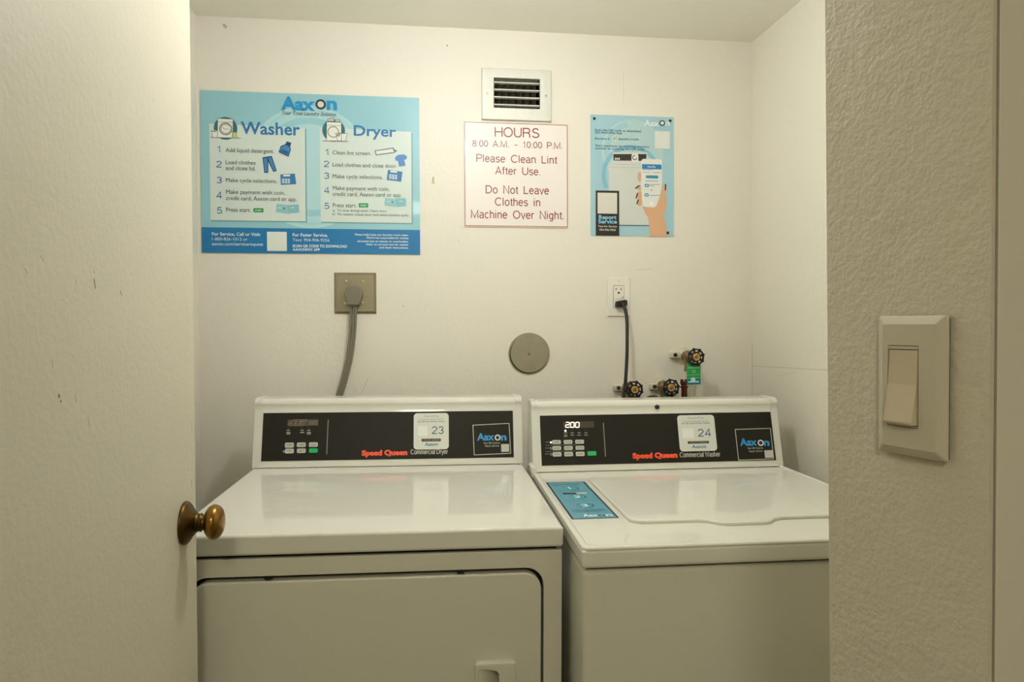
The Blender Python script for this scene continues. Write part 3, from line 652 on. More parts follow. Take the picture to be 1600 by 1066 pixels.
S.poly('card_picture', '#2a3338', [(.020, .202), (.048, .202), (.048, .218), (.020, .218)], raw=True); S.poly('card_picture', '#b8c4b8', [(.050, .200), (.074, .204), (.073, .220), (.049, .217)], raw=True)
rawtext(S, 'Aax', .026, .055, .014, .019, '#e6f2f2', 'logo', .03); rawtext(S, 'n', .070, .083, .014, .019, '#e6f2f2', 'logo', .03)
S.poly('logo', '#1c2a33', circ(.0625, .0205, .0068, 24), raw=True); S.up(); S.poly('logo', '#7fb8c4', circ(.0625, .0205, .004, 20), raw=True)
S.done()

# ------------------------------------------------------------------ posters and sign on the back wall
def board(name, x0, x1, z0, z1, th, m, label, cat, rad=0, rot=0):
    t = empty(name, ((x0+x1)/2, 0, z0)); tag(t, label, cat)
    F = frame((x0, -.0004, z0), (1, 0, math.tan(rot)), (-math.tan(rot), 0, 1))
    bm = B(); plate(bm, F, rrect(0, x1-x0, 0, z1-z0, rad, 3) if rad else [(0, 0), (x1-x0, 0), (x1-x0, z1-z0), (0, z1-z0)], 0, th)
    obj('backing', bm, m, t); return t, F @ Matrix.Translation((0, 0, th))

# poster 1
t, F = board('laundry_poster', .0092, .6094, 1.4784, 1.9262, .0025, mat('poster_blue', '#92c6d0', .3, coat=.15, vary=.015), 'wide blue poster with washer and dryer steps', 'poster')
S = Sheet([(46, 44), (1350, 87), (1355, 1019), (62, 1006)], .6002, .4478, F, t)
S.ring('background_arc', '#aed7db', 700, 500, 0.1, 372, n=64); S.up(); S.ring('background_arc', '#98cbd4', 700, 500, 262, 300, n=64); S.up(); S.ring('background_arc', '#a3d1d7', 700, 500, 340, 350, n=64); S.up()
S.poly('footer_band', '#0a74ad', [(0, 0), (.6002, 0), (.6002, .0700), (0, .0700)], raw=True)
S.poly('panel_shade', '#6fa0a2', [(112, 250), (677, 275), (682, 829), (116, 822)]); S.poly('panel_shade', '#6fa0a2', [(765, 273), (1310, 297), (1312, 840), (769, 832)]); S.up()
S.poly('text_panel', '#d3e0d8', [(102, 243), (670, 268), (675, 822), (112, 815)]); S.poly('text_panel', '#d3e0d8', [(755, 265), (1303, 290), (1305, 833), (764, 825)]); S.up()
# washer drawing
D, Wt, Ln = '#2c6e78', '#e9ece2', '#3c4144'
S.disc('washer_picture', D, 199, 272, 70); S.disc('dryer_picture', D, 840, 283, 68); S.up()
S.poly('washer_picture', Wt, [(152, 213), (243, 217), (243, 328), (152, 325)]); S.poly('dryer_picture', Wt, [(798, 232), (886, 235), (886, 345), (798, 343)])
S.poly('washer_picture', Wt, [(116, 283), (152, 284), (150, 326), (124, 325)]); S.poly('washer_picture', '#c3cf8a', [(236, 292), (262, 295), (268, 328), (236, 327)])
S.up()
S.poly('dryer_picture', Wt, [(856, 300), (920, 303), (910, 347), (864, 345)]); S.poly('dryer_picture', '#b9bdb4', [(806, 212), (842, 207), (844, 230), (803, 229)]); S.poly('dryer_picture', '#b9bdb4', [(850, 219), (878, 220), (880, 233), (848, 232)])
S.up()
S.line('washer_picture', Ln, [(110, 326), (288, 330)], 3); S.line('washer_picture', Ln, [(152, 325), (152, 213), (243, 217), (243, 328)], 2.5); S.line('washer_picture', Ln, [(152, 233), (243, 236)], 2)
S.ring('washer_picture', Ln, 200, 275, 33, 38); S.ring('washer_picture', Ln, 200, 275, 26, 29, a0=.6, a1=2*PI); S.line('washer_picture', Ln, [(180, 268), (200, 278), (218, 272)], 2)
S.line('washer_picture', Ln, [(116, 283), (124, 325)], 2.5); S.line('washer_picture', Ln, [(236, 292), (262, 295), (268, 328)], 2); S.line('washer_picture', '#6a8a3c', [(116, 286), (134, 292), (148, 284)], 6)
S.line('dryer_picture', Ln, [(775, 345), (926, 349)], 3); S.line('dryer_picture', Ln, [(798, 343), (798, 232), (886, 235), (886, 345)], 2.5); S.line('dryer_picture', Ln, [(798, 252), (886, 255)], 2)
S.ring('dryer_picture', '#8f9088', 838, 292, 29, 35); S.line('dryer_picture', Ln, [(852, 298), (922, 302), (910, 347), (864, 345), (852, 298)], 2.5)
S.line('dryer_picture', Ln, [(806, 212), (842, 207), (844, 230), (803, 229), (806, 212)], 2); S.line('dryer_picture', Ln, [(850, 219), (878, 220), (880, 233), (848, 232), (850, 219)], 2)
S.line('dryer_picture', '#6a8a3c', [(858, 306), (870, 318), (880, 300)], 6)
# little pictures
Bl, Bd = '#3f86bd', '#1e4a6c'
S.poly('bottle_picture', Bd, [(513, 413), (527, 375), (552, 366), (562, 348), (589, 357), (583, 377), (586, 398), (573, 440)]); BOT = [(520, 410), (532, 380), (557, 371), (580, 383), (580, 398), (570, 432)]
S.poly('jeans_picture', Bd, [(418, 443), (473, 435), (503, 524), (482, 530), (453, 470), (453, 535), (429, 536)]); 
S.poly('keypad_picture', '#2d78ae', [(524, 545), (610, 540), (619, 602), (528, 607)]); S.poly('keypad_picture', '#2d78ae', [(1163, 517), (1250, 528), (1242, 588), (1156, 577)])
S.poly('shirt_picture', '#4d82c0', [(1204, 444), (1222, 428), (1258, 425), (1278, 437), (1272, 455), (1260, 456), (1268, 492), (1230, 498), (1222, 462), (1210, 464)])
S.poly('screen_picture', '#5e7280', [(1083, 402), (1197, 384), (1202, 396), (1216, 400), (1214, 412), (1204, 410), (1204, 416), (1092, 432)])
S.poly('card_picture', '#8fc4c6', [(502, 718), (580, 726), (574, 778), (500, 768)]); S.poly('card_picture', '#8fc4c6', [(1145, 684), (1215, 690), (1208, 738), (1142, 728)])
S.up(); S.poly('card_picture', '#83bcc2', [(568, 726), (634, 722), (636, 770), (574, 776)]); S.poly('card_picture', '#83bcc2', [(1208, 688), (1270, 684), (1272, 732), (1212, 738)])
S.up()
S.poly('bottle_picture', Bl, BOT); S.up(); S.poly('bottle_picture', '#1f5f96', [(526, 402), (540, 396), (572, 410), (566, 428), (524, 410)])
S.poly('jeans_picture', Bl, [(424, 450), (446, 448), (448, 528), (433, 530)]); S.poly('jeans_picture', Bl, [(452, 448), (470, 444), (496, 520), (485, 524)])
S.poly('screen_picture', '#e2e6dc', [(1090, 406), (1192, 391), (1199, 411), (1096, 426)])
for (bx, by, sk) in ((530, 572, 0), (1166, 545, 1)):
    S.poly('keypad_picture', '#e2e6dc', [(bx+12, by-25+sk*2), (bx+52, by-26+sk*6), (bx+52, by-16+sk*6), (bx+12, by-15+sk*2)])
    for i in range(3):
        for j in range(3): S.poly('keypad_picture', '#c3d4da', [(bx+4+i*17, by-2+j*10+sk*i*2), (bx+18+i*17, by-3+j*10+sk*i*2), (bx+18+i*17, by+5+j*10+sk*i*2), (bx+4+i*17, by+6+j*10+sk*i*2)])
for bx, by in ((546, 746), (1190, 708)): S.disc('card_picture', '#2c6e90', bx, by, 5); S.line('card_picture', '#cfe4e2', [(bx-34, by-4), (bx-14, by-2)], 4); S.line('card_picture', '#cfe4e2', [(bx+42, by-4), (bx+62, by-4)], 4)
for (a, b, c, d) in ((366, 745, 425, 768), (990, 716, 1046, 740)): S.rect('start_picture', '#1f9a58', a, b, c, d, 4)
Tx = '#4b5456'; Nb = '#1b6da4'
S.up()
S.text('START', 376, 415, 762, 9, '#d8f0dc', bold=.02); S.text('START', 1000, 1036, 733, 9, '#d8f0dc', bold=.02)
S.logo(528, 763, 860, 157, 72, 31, '#1290c8', '#2c2c2a', '#cfd6d0')
S.text('Your Total Laundry Solution', 528, 852, 189, 22, '#2f3a3c', 'tagline', shear=.3)
S.text('Washer', 290, 640, 303, 70, '#1a76ad', 'heading', bold=.018); S.text('Dryer', 960, 1212, 313, 60, '#1a76ad', 'heading', bold=.018)
for n, a, b, y in (('1', 150, 170, 414), ('2', 145, 180, 503), ('3', 147, 180, 597), ('4', 146, 182, 686), ('5', 149, 183, 776)): stroke_text(S, n, a, b, y, 38, Nb, .12, 'numeral')
for n, a, b, y in (('1', 788, 810, 430), ('2', 782, 816, 500), ('3', 784, 815, 570), ('4', 783, 817, 656), ('5', 785, 817, 749)): stroke_text(S, n, a, b, y, 36, Nb, .12, 'numeral')
for s_, a, b, y in (('Add liquid detergent.', 200, 488, 412), ('Load clothes', 201, 378, 484), ('and close lid.', 201, 378, 518), ('Make cycle selections.', 203, 505, 590), ('Make payment with coin,', 204, 552, 659), ('credit card, Aaxon card or app.', 204, 624, 696), ('Press start.', 205, 350, 765)):
    S.text(s_, a, b, y, 24, Tx)
for s_, a, b, y in (('Clean lint screen.', 834, 1063, 425), ('Load clothes and close door.', 834, 1217, 497), ('Make cycle selections.', 835, 1133, 566), ('Make payment with coin,', 836, 1172, 636), ('credit card, Aaxon card or app.', 836, 1245, 671), ('Press start.', 836, 976, 738)):
    S.text(s_, a, b, y, 23, Tx)
S.text('a.  To stop drying cycle- Open door.', 836, 1160, 763, 13, Tx); S.text('b.  To restart- Close door and select laundry cycle.', 836, 1287, 786, 13, Tx)
Wh = '#dfeef2'
S.text('For Service, Call or Visit:', 122, 408, 905, 18, Wh, bold=.02); S.text('1-800-826-1012 or', 122, 332, 934, 17, Wh); S.text('aaxon.com/servicerequest', 122, 424, 963, 17, Wh, bold=.008)
S.rect('white_square', '#dfe6dc', 448, 885, 563, 997)
S.text('For Faster Service,', 598, 806, 911, 18, Wh, bold=.02); S.text('Text: 954-906-9256', 598, 816, 940, 17, Wh)
S.text('SCAN QR CODE TO DOWNLOAD', 598, 921, 975, 15, Wh, bold=.03); S.text('AAXONPAY APP', 598, 760, 996, 14, Wh, bold=.03)
for s_, a, y in (('Please help keep our laundry room clean.', 967, 906), ("We're not responsible for clothes", 1035, 925), ('damaged due to misuse or overloading.', 981, 945), ('Refer to garment tags for washer', 1035, 964), ('and dryer instructions.', 1112, 983)): S.text(s_, a, 1286, y, 11, Wh, bold=.02)
S.done()

# hours sign
t, F = board('hours_sign', .7372, 1.0425, 1.5600, 1.8632, .003, mat('sign_edge', '#ead3c0', .5), 'white sign with red lettering giving the hours, below the vent', 'sign')
bm = B(); plate(bm, F, [(.0012, .0025), (.3041, .0025), (.3041, .302), (.0012, .302)], 0, .0004)
fc = obj('face', bm, mat('sign_white', '#f0e8df', .4, coat=.1, vary=.01), t)
F = F @ Matrix.Translation((.0012, .0025, .0004)); w_, h_ = .3029, .2995
S = Sheet([(50, 45), (1555, 95), (1555, 1595), (55, 1570)], w_, h_, F, t)
Rd = '#8e382b'; e = .0016
for P in ([(0, 0), (w_, 0), (w_, e), (0, e)], [(0, h_-e), (w_, h_-e), (w_, h_), (0, h_)], [(0, 0), (e, 0), (e, h_), (0, h_)], [(w_-e, 0), (w_, 0), (w_, h_), (w_-e, h_)]): S.poly('border', Rd, P, raw=True)
S.up()
for s_, a, b, y, c in (('HOURS', 490, 1145, 262, 140), ('8:00  A.M.  -  10:00  P.M.', 165, 1478, 405, 92), ('Please  Clean  Lint', 222, 1410, 630, 112), ('After  Use.', 497, 1155, 815, 112),
                       ('Do  Not  Leave', 358, 1283, 1092, 116), ('Clothes  in', 492, 1155, 1273, 116), ('Machine  Over  Night.', 143, 1497, 1454, 116)):
    stroke_text(S, s_, a, b, y+2, c, Rd, .125)
S.done()

# poster 3
t, F = board('app_poster', 1.1112, 1.3672, 1.5385, 1.8960, .0012, mat('poster_blue_2', '#a5cdd6', .32, coat=.15, vary=.015), 'tall blue poster with a hand holding a phone', 'poster')
S = Sheet([(72, 72), (1340, 130), (1325, 1939), (65, 1914)], .2560, .3575, F, t)
S.ring('background_arc', '#b4d3d3', 710, 640, 1, 470, n=60); S.up(); S.ring('background_arc', '#a5cdd6', 720, 640, 360, 440, n=60, a0=1.8, a1=3.4); S.up()
S.ring('background_arc', '#86bfd0', 690, 1010, 390, 450, n=60, a0=-.1, a1=3.6); S.up()
S.poly('washer_picture', '#d3d7cf', [(408, 655), (930, 662), (935, 852), (345, 852), (402, 800)])
S.poly('washer_picture', '#d3d7cf', [(345, 853), (950, 853), (960, 1760), (350, 1750)]); S.up()
S.line('washer_picture', '#aeb5b0', [(350, 885), (840, 890)], 6); S.line('washer_picture', '#aeb5b0', [(400, 835), (840, 843)], 5); S.line('washer_picture', '#2f5058', [(500, 1762), (952, 1770)], 12)
S.poly('washer_picture', '#33302a', [(415, 680), (918, 686), (915, 790), (418, 778)]); S.up()
S.rect('washer_picture', '#e2e2da', 692, 680, 796, 802, 30)
for i in range(3): S.rect('washer_picture', '#d8d8cc', 438+i*28, 738, 458+i*28, 768)
S.line('washer_picture', '#7a3030', [(600, 768), (680, 770)], 8)
S.up(); S.ring('washer_picture', '#4a4a48', 742, 738, 26, 38, a0=1.4, a1=4.9); S.line('washer_picture', '#4a4a48', [(738, 768), (770, 765), (770, 740)], 10)
Sk = '#dbae86'
S.poly('hand_picture', Sk, [(850, 1480), (905, 1605), (935, 1640), (950, 1750), (960, 1938), (1215, 1938), (1208, 1790), (1168, 1620), (1212, 1500), (1218, 1370), (1192, 1280), (1215, 1230), (1205, 1145), (1165, 1145), (1120, 1300), (1000, 1440)])
for cx, cy, rx, ry in ((815, 1030, 32, 72), (815, 1195, 48, 40), (812, 1310, 42, 62), (812, 1412, 40, 58)): S.disc('hand_picture', Sk, cx, cy, rx, ry=ry)
S.up()
for p, q_ in (((748, 1205), (803, 1163)), ((757, 1350), (779, 1280)), ((768, 1440), (790, 1378)), ((1204, 1150), (1200, 1232))): S.line('nail_picture', '#5c2c28', [p, q_], 20)
S.up()
S.poly('phone_picture', '#e3e6de', [(838, 795), (850, 768), (878, 758), (1110, 765), (1145, 775), (1155, 805), (1152, 1130), (1130, 1280), (1075, 1440), (1050, 1490), (1020, 1497), (880, 1482), (852, 1460), (832, 1200)]); S.up()
S.rect('phone_picture', '#1f7fb4', 850, 848, 1145, 912); S.rect('phone_picture', '#2f8cb0', 905, 1014, 1095, 1053, 16)
for yy, a, b, c in ((925, 862, 1010, '#8fa8b0'), (962, 868, 970, '#a9a49a'), (968, 1010, 1120, '#a9a49a'), (1095, 900, 1085, '#8b8f8c'), (1148, 955, 1110, '#8fa0a8'), (1170, 955, 1035, '#8fa0a8'), (1312, 965, 1112, '#7f9fb4')): S.line('phone_print', c, [(a, yy), (b, yy+2)], 9)
S.rect('phone_picture', '#2a7ab0', 890, 1140, 948, 1186, 8); S.ring('phone_picture', '#2a7ab0', 916, 1312, 17, 31, a0=-.8, a1=PI+.8); S.disc('phone_picture', '#2a7ab0', 916, 1322, 10); S.line('phone_print', '#b86a5a', [(982, 1234), (1006, 1236)], 12)
S.disc('phone_picture', '#f0f2ec', 990, 1435, 32)
S.up(); S.text('AaxonPay', 930, 1055, 888, 24, '#dceaf0', bold=.02); S.disc('phone_picture', '#e3eef0', 919, 1163, 13)
S.rect('service_box', '#262420', 142, 1240, 500, 1912); S.up()
S.rect('white_square', '#dcd9cc', 170, 1272, 468, 1580); S.rect('white_square', '#e2e4dc', 1045, 345, 1280, 605)
S.text('Report', 188, 455, 1662, 55, '#8fd0e6', 'service_lettering', bold=.03); S.text('Service', 180, 463, 1728, 58, '#8fd0e6', 'service_lettering', bold=.03)
S.text('Text for Service', 175, 462, 1786, 27, '#d8d6cc', 'service_lettering', bold=.02); S.text('954-906-9256', 195, 445, 1840, 28, '#d8d6cc', 'service_lettering', bold=.02)
Dk = '#2b5f74'
for s_, a, b, y in (('Scan the QR code to download', 140, 835, 325), ('the AaxonPay App', 140, 550, 362), ('Receive a', 140, 355, 455), ('laundry credit', 500, 806, 466), ('Start machines by entering machine', 142, 960, 562), ('number or scanning the QR code.', 142, 890, 605)):
    S.text(s_, a, b, y, 33, Dk)
S.disc('credit_badge', '#c7dccf', 440, 442, 46); S.up(); S.text('$5', 412, 470, 460, 42, '#a8b88c', bold=.03)
S.logo(885, 1160, 1275, 258, 88, 42, '#e4eef0', '#1f3c44', '#e9efec')
S.done()
for (x, y) in ((130, 137), (1283, 184), (1232, 1881)):
    a = S.m(x, y); P = F @ Vector((a[0], a[1], .0003)); Fp = frame(P, (1, 0, 0), (0, 0, 1))
    bm = B(); lathe(bm, Fp, [(.0038, 0), (.0042, .001), (.003, .0028), (.001, .0034)], 16); obj('pin', bm, M_blackrub, t, smooth=True)

# ------------------------------------------------------------------ vent
t = empty('wall_vent', (.891, 0, 1.869)); tag(t, 'small off-white louvred metal vent high on the wall above the sign', 'vent')
F = frame((.789, 0, 1.8695), (1, 0, 0), (0, 0, 1))
bm = B(); plate(bm, F, rrect(0, .2045, 0, .149, .002, 2), .0005, .010, holes=[rrect(.0355, .170, .0355, .121, .001, 1)], bev=.003, seg=2); obj('vent_frame', bm, M_vent, t, smooth=True)
bm = B()
for (a, b, c, d, e_, f_2) in ((.824, .826, -.004, .09, 1.904, 1.990), (.957, .959, -.004, .09, 1.904, 1.990), (.824, .959, -.004, .09, 1.902, 1.9055), (.824, .959, -.004, .09, 1.9885, 1.991), (.82, .963, .088, .092, 1.9, 1.994)): box(bm, a, b, c, d, e_, f_2)
obj('duct', bm, mat('duct_dark', '#2a2418', .8), t)
for i, z in enumerate((1.9785, 1.9575, 1.936, 1.914)):
    bm = B(); box(bm, .825, .9585, -.006, .0045, -.0018, .0018, .0008)
    bmesh.ops.rotate(bm, cent=(.89, 0, 0), matrix=Matrix.Rotation(math.radians(-8), 3, 'X'), verts=bm.verts); bmesh.ops.translate(bm, vec=(0, 0, z), verts=bm.verts)
    obj('slat', bm, M_vent, t)
for i in range(6):
    x = .838+i*.0215
    bm = B(); box(bm, x-.0011, x+.0011, .012, .03, 1.906, 1.988)
    bmesh.ops.rotate(bm, cent=(x, .021, 0), matrix=Matrix.Rotation(math.radians(30), 3, 'Z'), verts=bm.verts); obj('blade', bm, mat('grey_blade', '#56523f', .5, metal=.3), t)
for x in (.8035, .977):
    bm = B(); lathe(bm, frame((x, -.0095, 1.943), (1, 0, 0), (0, 0, 1)), [(.0032, 0), (.0034, .001), (.002, .0018)], 14); obj('screw', bm, M_screw, t, smooth=True)

# ------------------------------------------------------------------ dryer outlet, plug and cord
t = empty('range_outlet', (.4255, 0, 1.309)); tag(t, 'square aged metal outlet plate behind the dryer', 'outlet')
bm = B(); plate(bm, frame((.3668, 0, 1.3085), (1, 0, 0), (0, 0, 1)), [(0, 0), (.1172, 0), (.1172, .1165), (0, .1165)], .0005, .0085, bev=.0065, seg=1); obj('cover_plate', bm, M_steel, t)
for (a, b) in ((-.0235, .034), (.0235, .034), (-.0265, -.027), (.022, -.027)):
    bm = B(); lathe(bm, frame((.4235+a, -.008, 1.3655+b), (1, 0, 0), (0, 0, 1)), [(.0036, 0), (.0036, .0012), (.0022, .002)], 14); obj('screw', bm, M_screw, t, smooth=True)
t = empty('dryer_cord', (.42, -.02, .5)); tag(t, 'flat grey ribbed dryer cord hanging from a grey round plug', 'power cord')
F = frame((.4225, -.0087, 1.3655), (1, 0, 0), (0, 0, 1))
out = [(-.0185, -.034)]+[(-.0255*math.cos(a), -.003+.0275*math.sin(a)) for a in [i*PI/14-.12 for i in range(16)]]+[(.0165, -.034)]
bm = B(); plate(bm, F, out, 0, .026, bev=.005, seg=3); obj('plug', bm, M_plug, t, smooth=True)
c0 = [(.4215, -.021, 1.3335), (.4205, -.022, 1.29), (.4165, -.024, 1.235), (.409, -.029, 1.18), (.396, -.036, 1.125), (.383, -.042, 1.08), (.371, -.05, 1.03), (.36, -.07, .95), (.37, -.075, .85)]
pth = smooth_path(c0, 6)
for off in (-.0068, 0, .0068):
    P = []
    for i, p in enumerate(pth):
        tt = (pth[min(i+1, len(pth)-1)]-pth[max(i-1, 0)]).normalized(); sd = Vector((0, -1, 0)).cross(tt).normalized(); P.append(p+sd*off)
    bm = B(); tube(bm, P, .0034 if off else .0031, 10); obj('cable_strand', bm, M_plug, t, smooth=True, angle=80)

# ------------------------------------------------------------------ white outlet, black plug and cord
t = empty('wall_outlet', (1.196, 0, 1.299)); tag(t, 'white wall outlet plate above the valves', 'outlet')
F = frame((1.161, 0, 1.299), (1, 0, 0), (0, 0, 1))
bm = B(); plate(bm, F, rrect(0, .0695, 0, .1165, .002, 3), .0005, .0055, bev=.0028, seg=3, holes=[rrect(.0185, .051, .0245, .0915, .0015, 2)]); obj('cover_plate', bm, M_white, t, smooth=True)
bm = B(); plate(bm, F, rrect(.0190, .0505, .025, .091, .0012, 2), .0008, .0048, bev=.0004, seg=1); rc = obj('receptacle', bm, M_white, t)
bm = B(); plate(bm, F, rrect(.0205, .044, .0525, .0615, .0008, 2), .0048, .0062); obj('test_button', bm, M_white, rc)
bm = B(); plate(bm, F, rrect(.0465, .0478, .0535, .0605, .0003, 1), .0048, .0055); obj('indicator', bm, M_blackrub, rc)
for pts in ([(.0252, .0780), (.0270, .0780), (.0270, .0850), (.0252, .0850)], [(.0268, .0808), (.0285, .0808), (.0285, .0822), (.0268, .0822)], [(.0405, .0770), (.0424, .0770), (.0424, .0850), (.0405, .0850)], circ(.0345, .0700, .0031, 14)):
    bm = B(); plate(bm, F, pts, .0048, .00505); obj('slot', bm, M_black, rc)
for z in (.106, .010):
    bm = B(); lathe(bm, F @ Matrix.Translation((.0345, z, .0055)), [(.0028, 0), (.0028, .0006), (.0012, .001)], 12); obj('screw', bm, M_vent, t, smooth=True)
t = empty('washer_cord', (1.2, -.03, .5)); tag(t, 'black washer power cord plugged into the white wall outlet', 'power cord')
F = frame((1.161, 0, 1.299), (1, 0, 0), (0, 0, 1))
bm = B(); plate(bm, F, [(.022, .030), (.024, .044), (.031, .046), (.037, .047), (.052, .049), (.056, .045), (.056, .033), (.050, .028), (.043, .029), (.038, .026), (.028, .027)], .0049, .026, bev=.003, seg=2); obj('plug', bm, M_blackrub, t, smooth=True)
c0 = [(1.2, -0.026, 1.34), (1.2064, -0.036, 1.3183), (1.2083, -0.046, 1.2881), (1.2057, -0.058, 1.2414), (1.2011, -0.07, 1.1767), (1.1934, -0.08, 1.1033), (1.1862, -0.085, 1.0632), (1.168, -0.1, 0.97), (1.17, -0.11, 0.86)]
bm = B(); tube(bm, smooth_path(c0, 6), .0050, 12); obj('cable', bm, M_blackrub, t, smooth=True, angle=80)

# ------------------------------------------------------------------ round cover in the wall
t = empty('round_cover', (.9253, 0, 1.19)); tag(t, 'round galvanised blank cover with a centre screw, between the outlets', 'cover')
F = frame((.9253, 0, 1.1897), (1, 0, 0), (0, 0, 1))
bm = B(); plate(bm, F, circ(0, 0, .0615, 48), .0005, .0016, holes=[list(reversed(circ(-.0, -.001, .0575, 40)))]); obj('rim_ring', bm, M_disc, t)
bm = B(); plate(bm, F, circ(0, 0, .0612, 40), .0002, .0008); obj('rim_shadow', bm, M_black, t)
o_ = [(.0565*math.cos(a)+.0012, .0565*math.sin(a)+.001) for a in [2*PI*i/48 for i in range(48)] if not (.0 < a < .14)]
bm = B(); plate(bm, F, o_, .0012, .0042, bev=.0006, seg=1); obj('disc', bm, M_disc, t)
bm = B(); lathe(bm, F @ Matrix.Translation((-.0005, -.0005, .0042)), [(.0045, 0), (.0045, .0012), (.003, .0022)], 16); obj('screw', bm, M_plug, t, smooth=True)
bm = B(); tube(bm, [F @ Vector(p) for p in ((.004, .004, .0042), (.005, .02, .0044), (.010, .044, .0042))], .0009, 6); obj('crease', bm, M_disc, t)

# ------------------------------------------------------------------ shut-off valves
def octo(r, n=8, ph=0): return [(r*math.cos(2*PI*i/n+ph), r*math.sin(2*PI*i/n+ph)) for i in range(n)]
def make_valve():
    v = empty('shutoff_valve', (0, 0, 0)); F = frame((0, 0, 0), (1, 0, 0), (0, 0, 1))
    Fs = F
    bm = B(); lathe(bm, Fs, [(.026, .0005), (.026, .003), (.018, .006), (.0125, .008), (.0125, .012)], 24); obj('escutcheon', bm, mat('painted_pipe', '#d6d0b8', .5, vary=.05), v, smooth=True)
    bm = B(); lathe(bm, Fs, [(.011, .006), (.011, .022), (.016, .024), (.017, .030), (.0175, .045), (.0155, .056), (.011, .060), (.0095, .064), (.013, .066), (.013, .072), (.009, .074), (.0045, .076), (.0045, .104)], 8); obj('valve_body', bm, M_valve, v, smooth=True)
    bm = B(); tube(bm, [(0, -.037, -.008), (0, -.037, -.03), (0, -.037, -.045)], [.009, .009, .0115], 14)
    obj('spout', bm, M_valve, v, smooth=True)
    bm = B(); tube(bm, smooth_path([(0, -.037, -.045), (0, -.038, -.12), (0, -.045, -.24), (0, -.05, -.34)], 5), .0075, 10); obj('supply_pipe', bm, mat('painted_pipe', '#d6d0b8', .5, vary=.05), v, smooth=True)
    Fw = F @ Matrix.Translation((0, 0, .098))
    bm = B(); ph = .28
    holes = []
    for i in range(8):
        a = 2*PI*(i+.5)/8+ph; w2 = .235
        rr0, rr1 = .0150, .0205
        holes.append([(rr0*math.cos(a-w2), rr0*math.sin(a-w2)), (rr1*math.cos(a-w2), rr1*math.sin(a-w2)), (rr1*math.cos(a+w2), rr1*math.sin(a+w2)), (rr0*math.cos(a+w2), rr0*math.sin(a+w2))][::-1])
    plate(bm, Fw, octo(.0262, 8, ph), 0, .0065, holes=holes, bev=.0012, seg=1)
    hw = obj('handwheel', bm, M_wheel, v)
    for i in range(8):                                        # grip lobes at the wheel's corners
        a = 2*PI*i/8+ph
        bmesh_ = B(); lathe(bmesh_, Fw @ Matrix.Translation((.0248*math.cos(a), .0248*math.sin(a), -.001)), [(.0020, .001), (.0026, .002), (.0026, .006), (.002, .0085)], 10); obj('grip_lobe', bmesh_, M_wheel, hw, smooth=True)
    bm = B(); lathe(bm, Fw, [(.0105, .005), (.0107, .0085), (.0092, .0095), (.0062, .0088), (.0056, .0078)], 20); obj('hub_ring', bm, M_nut, v, smooth=True)
    bm = B(); lathe(bm, Fw, [(.0046, .006), (.0046, .0112), (.0034, .0125)], 6); obj('hub_nut', bm, M_valve, v)
    return v
v0 = make_valve()
def paint_tag(v, hang, wd, ht, dx=0):
    F = frame((dx-wd/2, -.092, hang), (1, 0, 0), (0, 0, 1))
    bm = B(); plate(bm, F, rrect(0, wd, -ht, 0, .002, 3), 0, .0008); tg = obj('paper_tag', bm, flat('#12a152'), v, world=False)
    S = Sheet([(0, 0), (1, 0), (1, 1), (0, 1)], wd, ht, F @ Matrix.Translation((0, -ht, .0008)), tg, world=False)
    S.poly('tag_print', '#0e7a86', [(0, .72), (1, .70), (1, 1), (0, 1)])
    S.up(); S.line('tag_print', '#bfe6b0', [(.1, .22), (.9, .22)], .05); S.line('tag_print', '#8fd890', [(.04, .56), (.96, .54)], .03); S.line('tag_print', '#c8ecc8', [(.04, .70), (.96, .70)], .02)
    S.ring('tag_print', '#9fdca8', .5, .38, .08, .12); S.disc('tag_print', '#d5f0f0', .45, .78, .17, ry=.17); S.line('tag_print', '#d5f0f0', [(.12, .88), (.85, .87)], .09)
    S.done(); tag(tg, 'green and blue paper tag')
    return tg
lab = ['highest valve, black octagonal handwheel and long green tag, at the right', 'middle valve with black octagonal handwheel, between the other two', 'leftmost valve with black octagonal handwheel, right beside the black cord']
valves = [copy_tree(v0), copy_tree(v0)]; valves = [v0]+valves
for v, (x, z, ry), l in zip(valves, ((1.397, 1.1797, 0), (1.3221, 1.0919, .12), (1.2139, 1.088, -.2)), lab):
    v.location = (x, 0, z); tag(v, l, 'valve', 'shut-off valves above the washer'); v.rotation_euler = (0, 0, 0)
    for ch in v.children:
        if ch.name.startswith('handwheel'): ch.rotation_euler = (0, ry, 0)
paint_tag(valves[0], -.018, .0415, .062, -.003); paint_tag(valves[1], -.019, .026, .034, -.008); paint_tag(valves[2], -.019, .026, .034, .008)
for v in valves[1:]:
    v.children
# painted pipe clamps with a screw, one beside each valve
tc0 = empty('pipe_clamp', (0, 0, 0))
bm = B(); box(bm, -.019, .019, -.016, -.0002, -.009, .009, .003, 2); obj('bracket', bm, mat('painted_pipe', '#d6d0b8', .5, vary=.05), tc0, smooth=True)
bm = B(); tube(bm, [(.012, -.010, .003), (.050, -.022, .004)], .0085, 12); obj('strap_tube', bm, mat('painted_pipe', '#d6d0b8', .5), tc0, smooth=True)
bm = B(); lathe(bm, frame((-.006, -.016, .001), (1, 0, 0), (0, 0, 1)), [(.0058, 0), (.0055, .003), (.003, .004), (.002, .002)], 14); obj('screw', bm, M_hose, tc0, smooth=True)
for i, ((x, z), l) in enumerate((((1.372, 1.182), 'white painted pipe clamp left of the highest valve'), ((1.308, 1.088), 'white painted pipe clamp left of the middle valve'), ((1.197, 1.086), 'white painted pipe clamp left of the black cord'))):
    c = tc0 if i == 0 else copy_tree(tc0); c.location = (x, 0, z); tag(c, l, 'pipe clamp', 'painted pipe clamps')
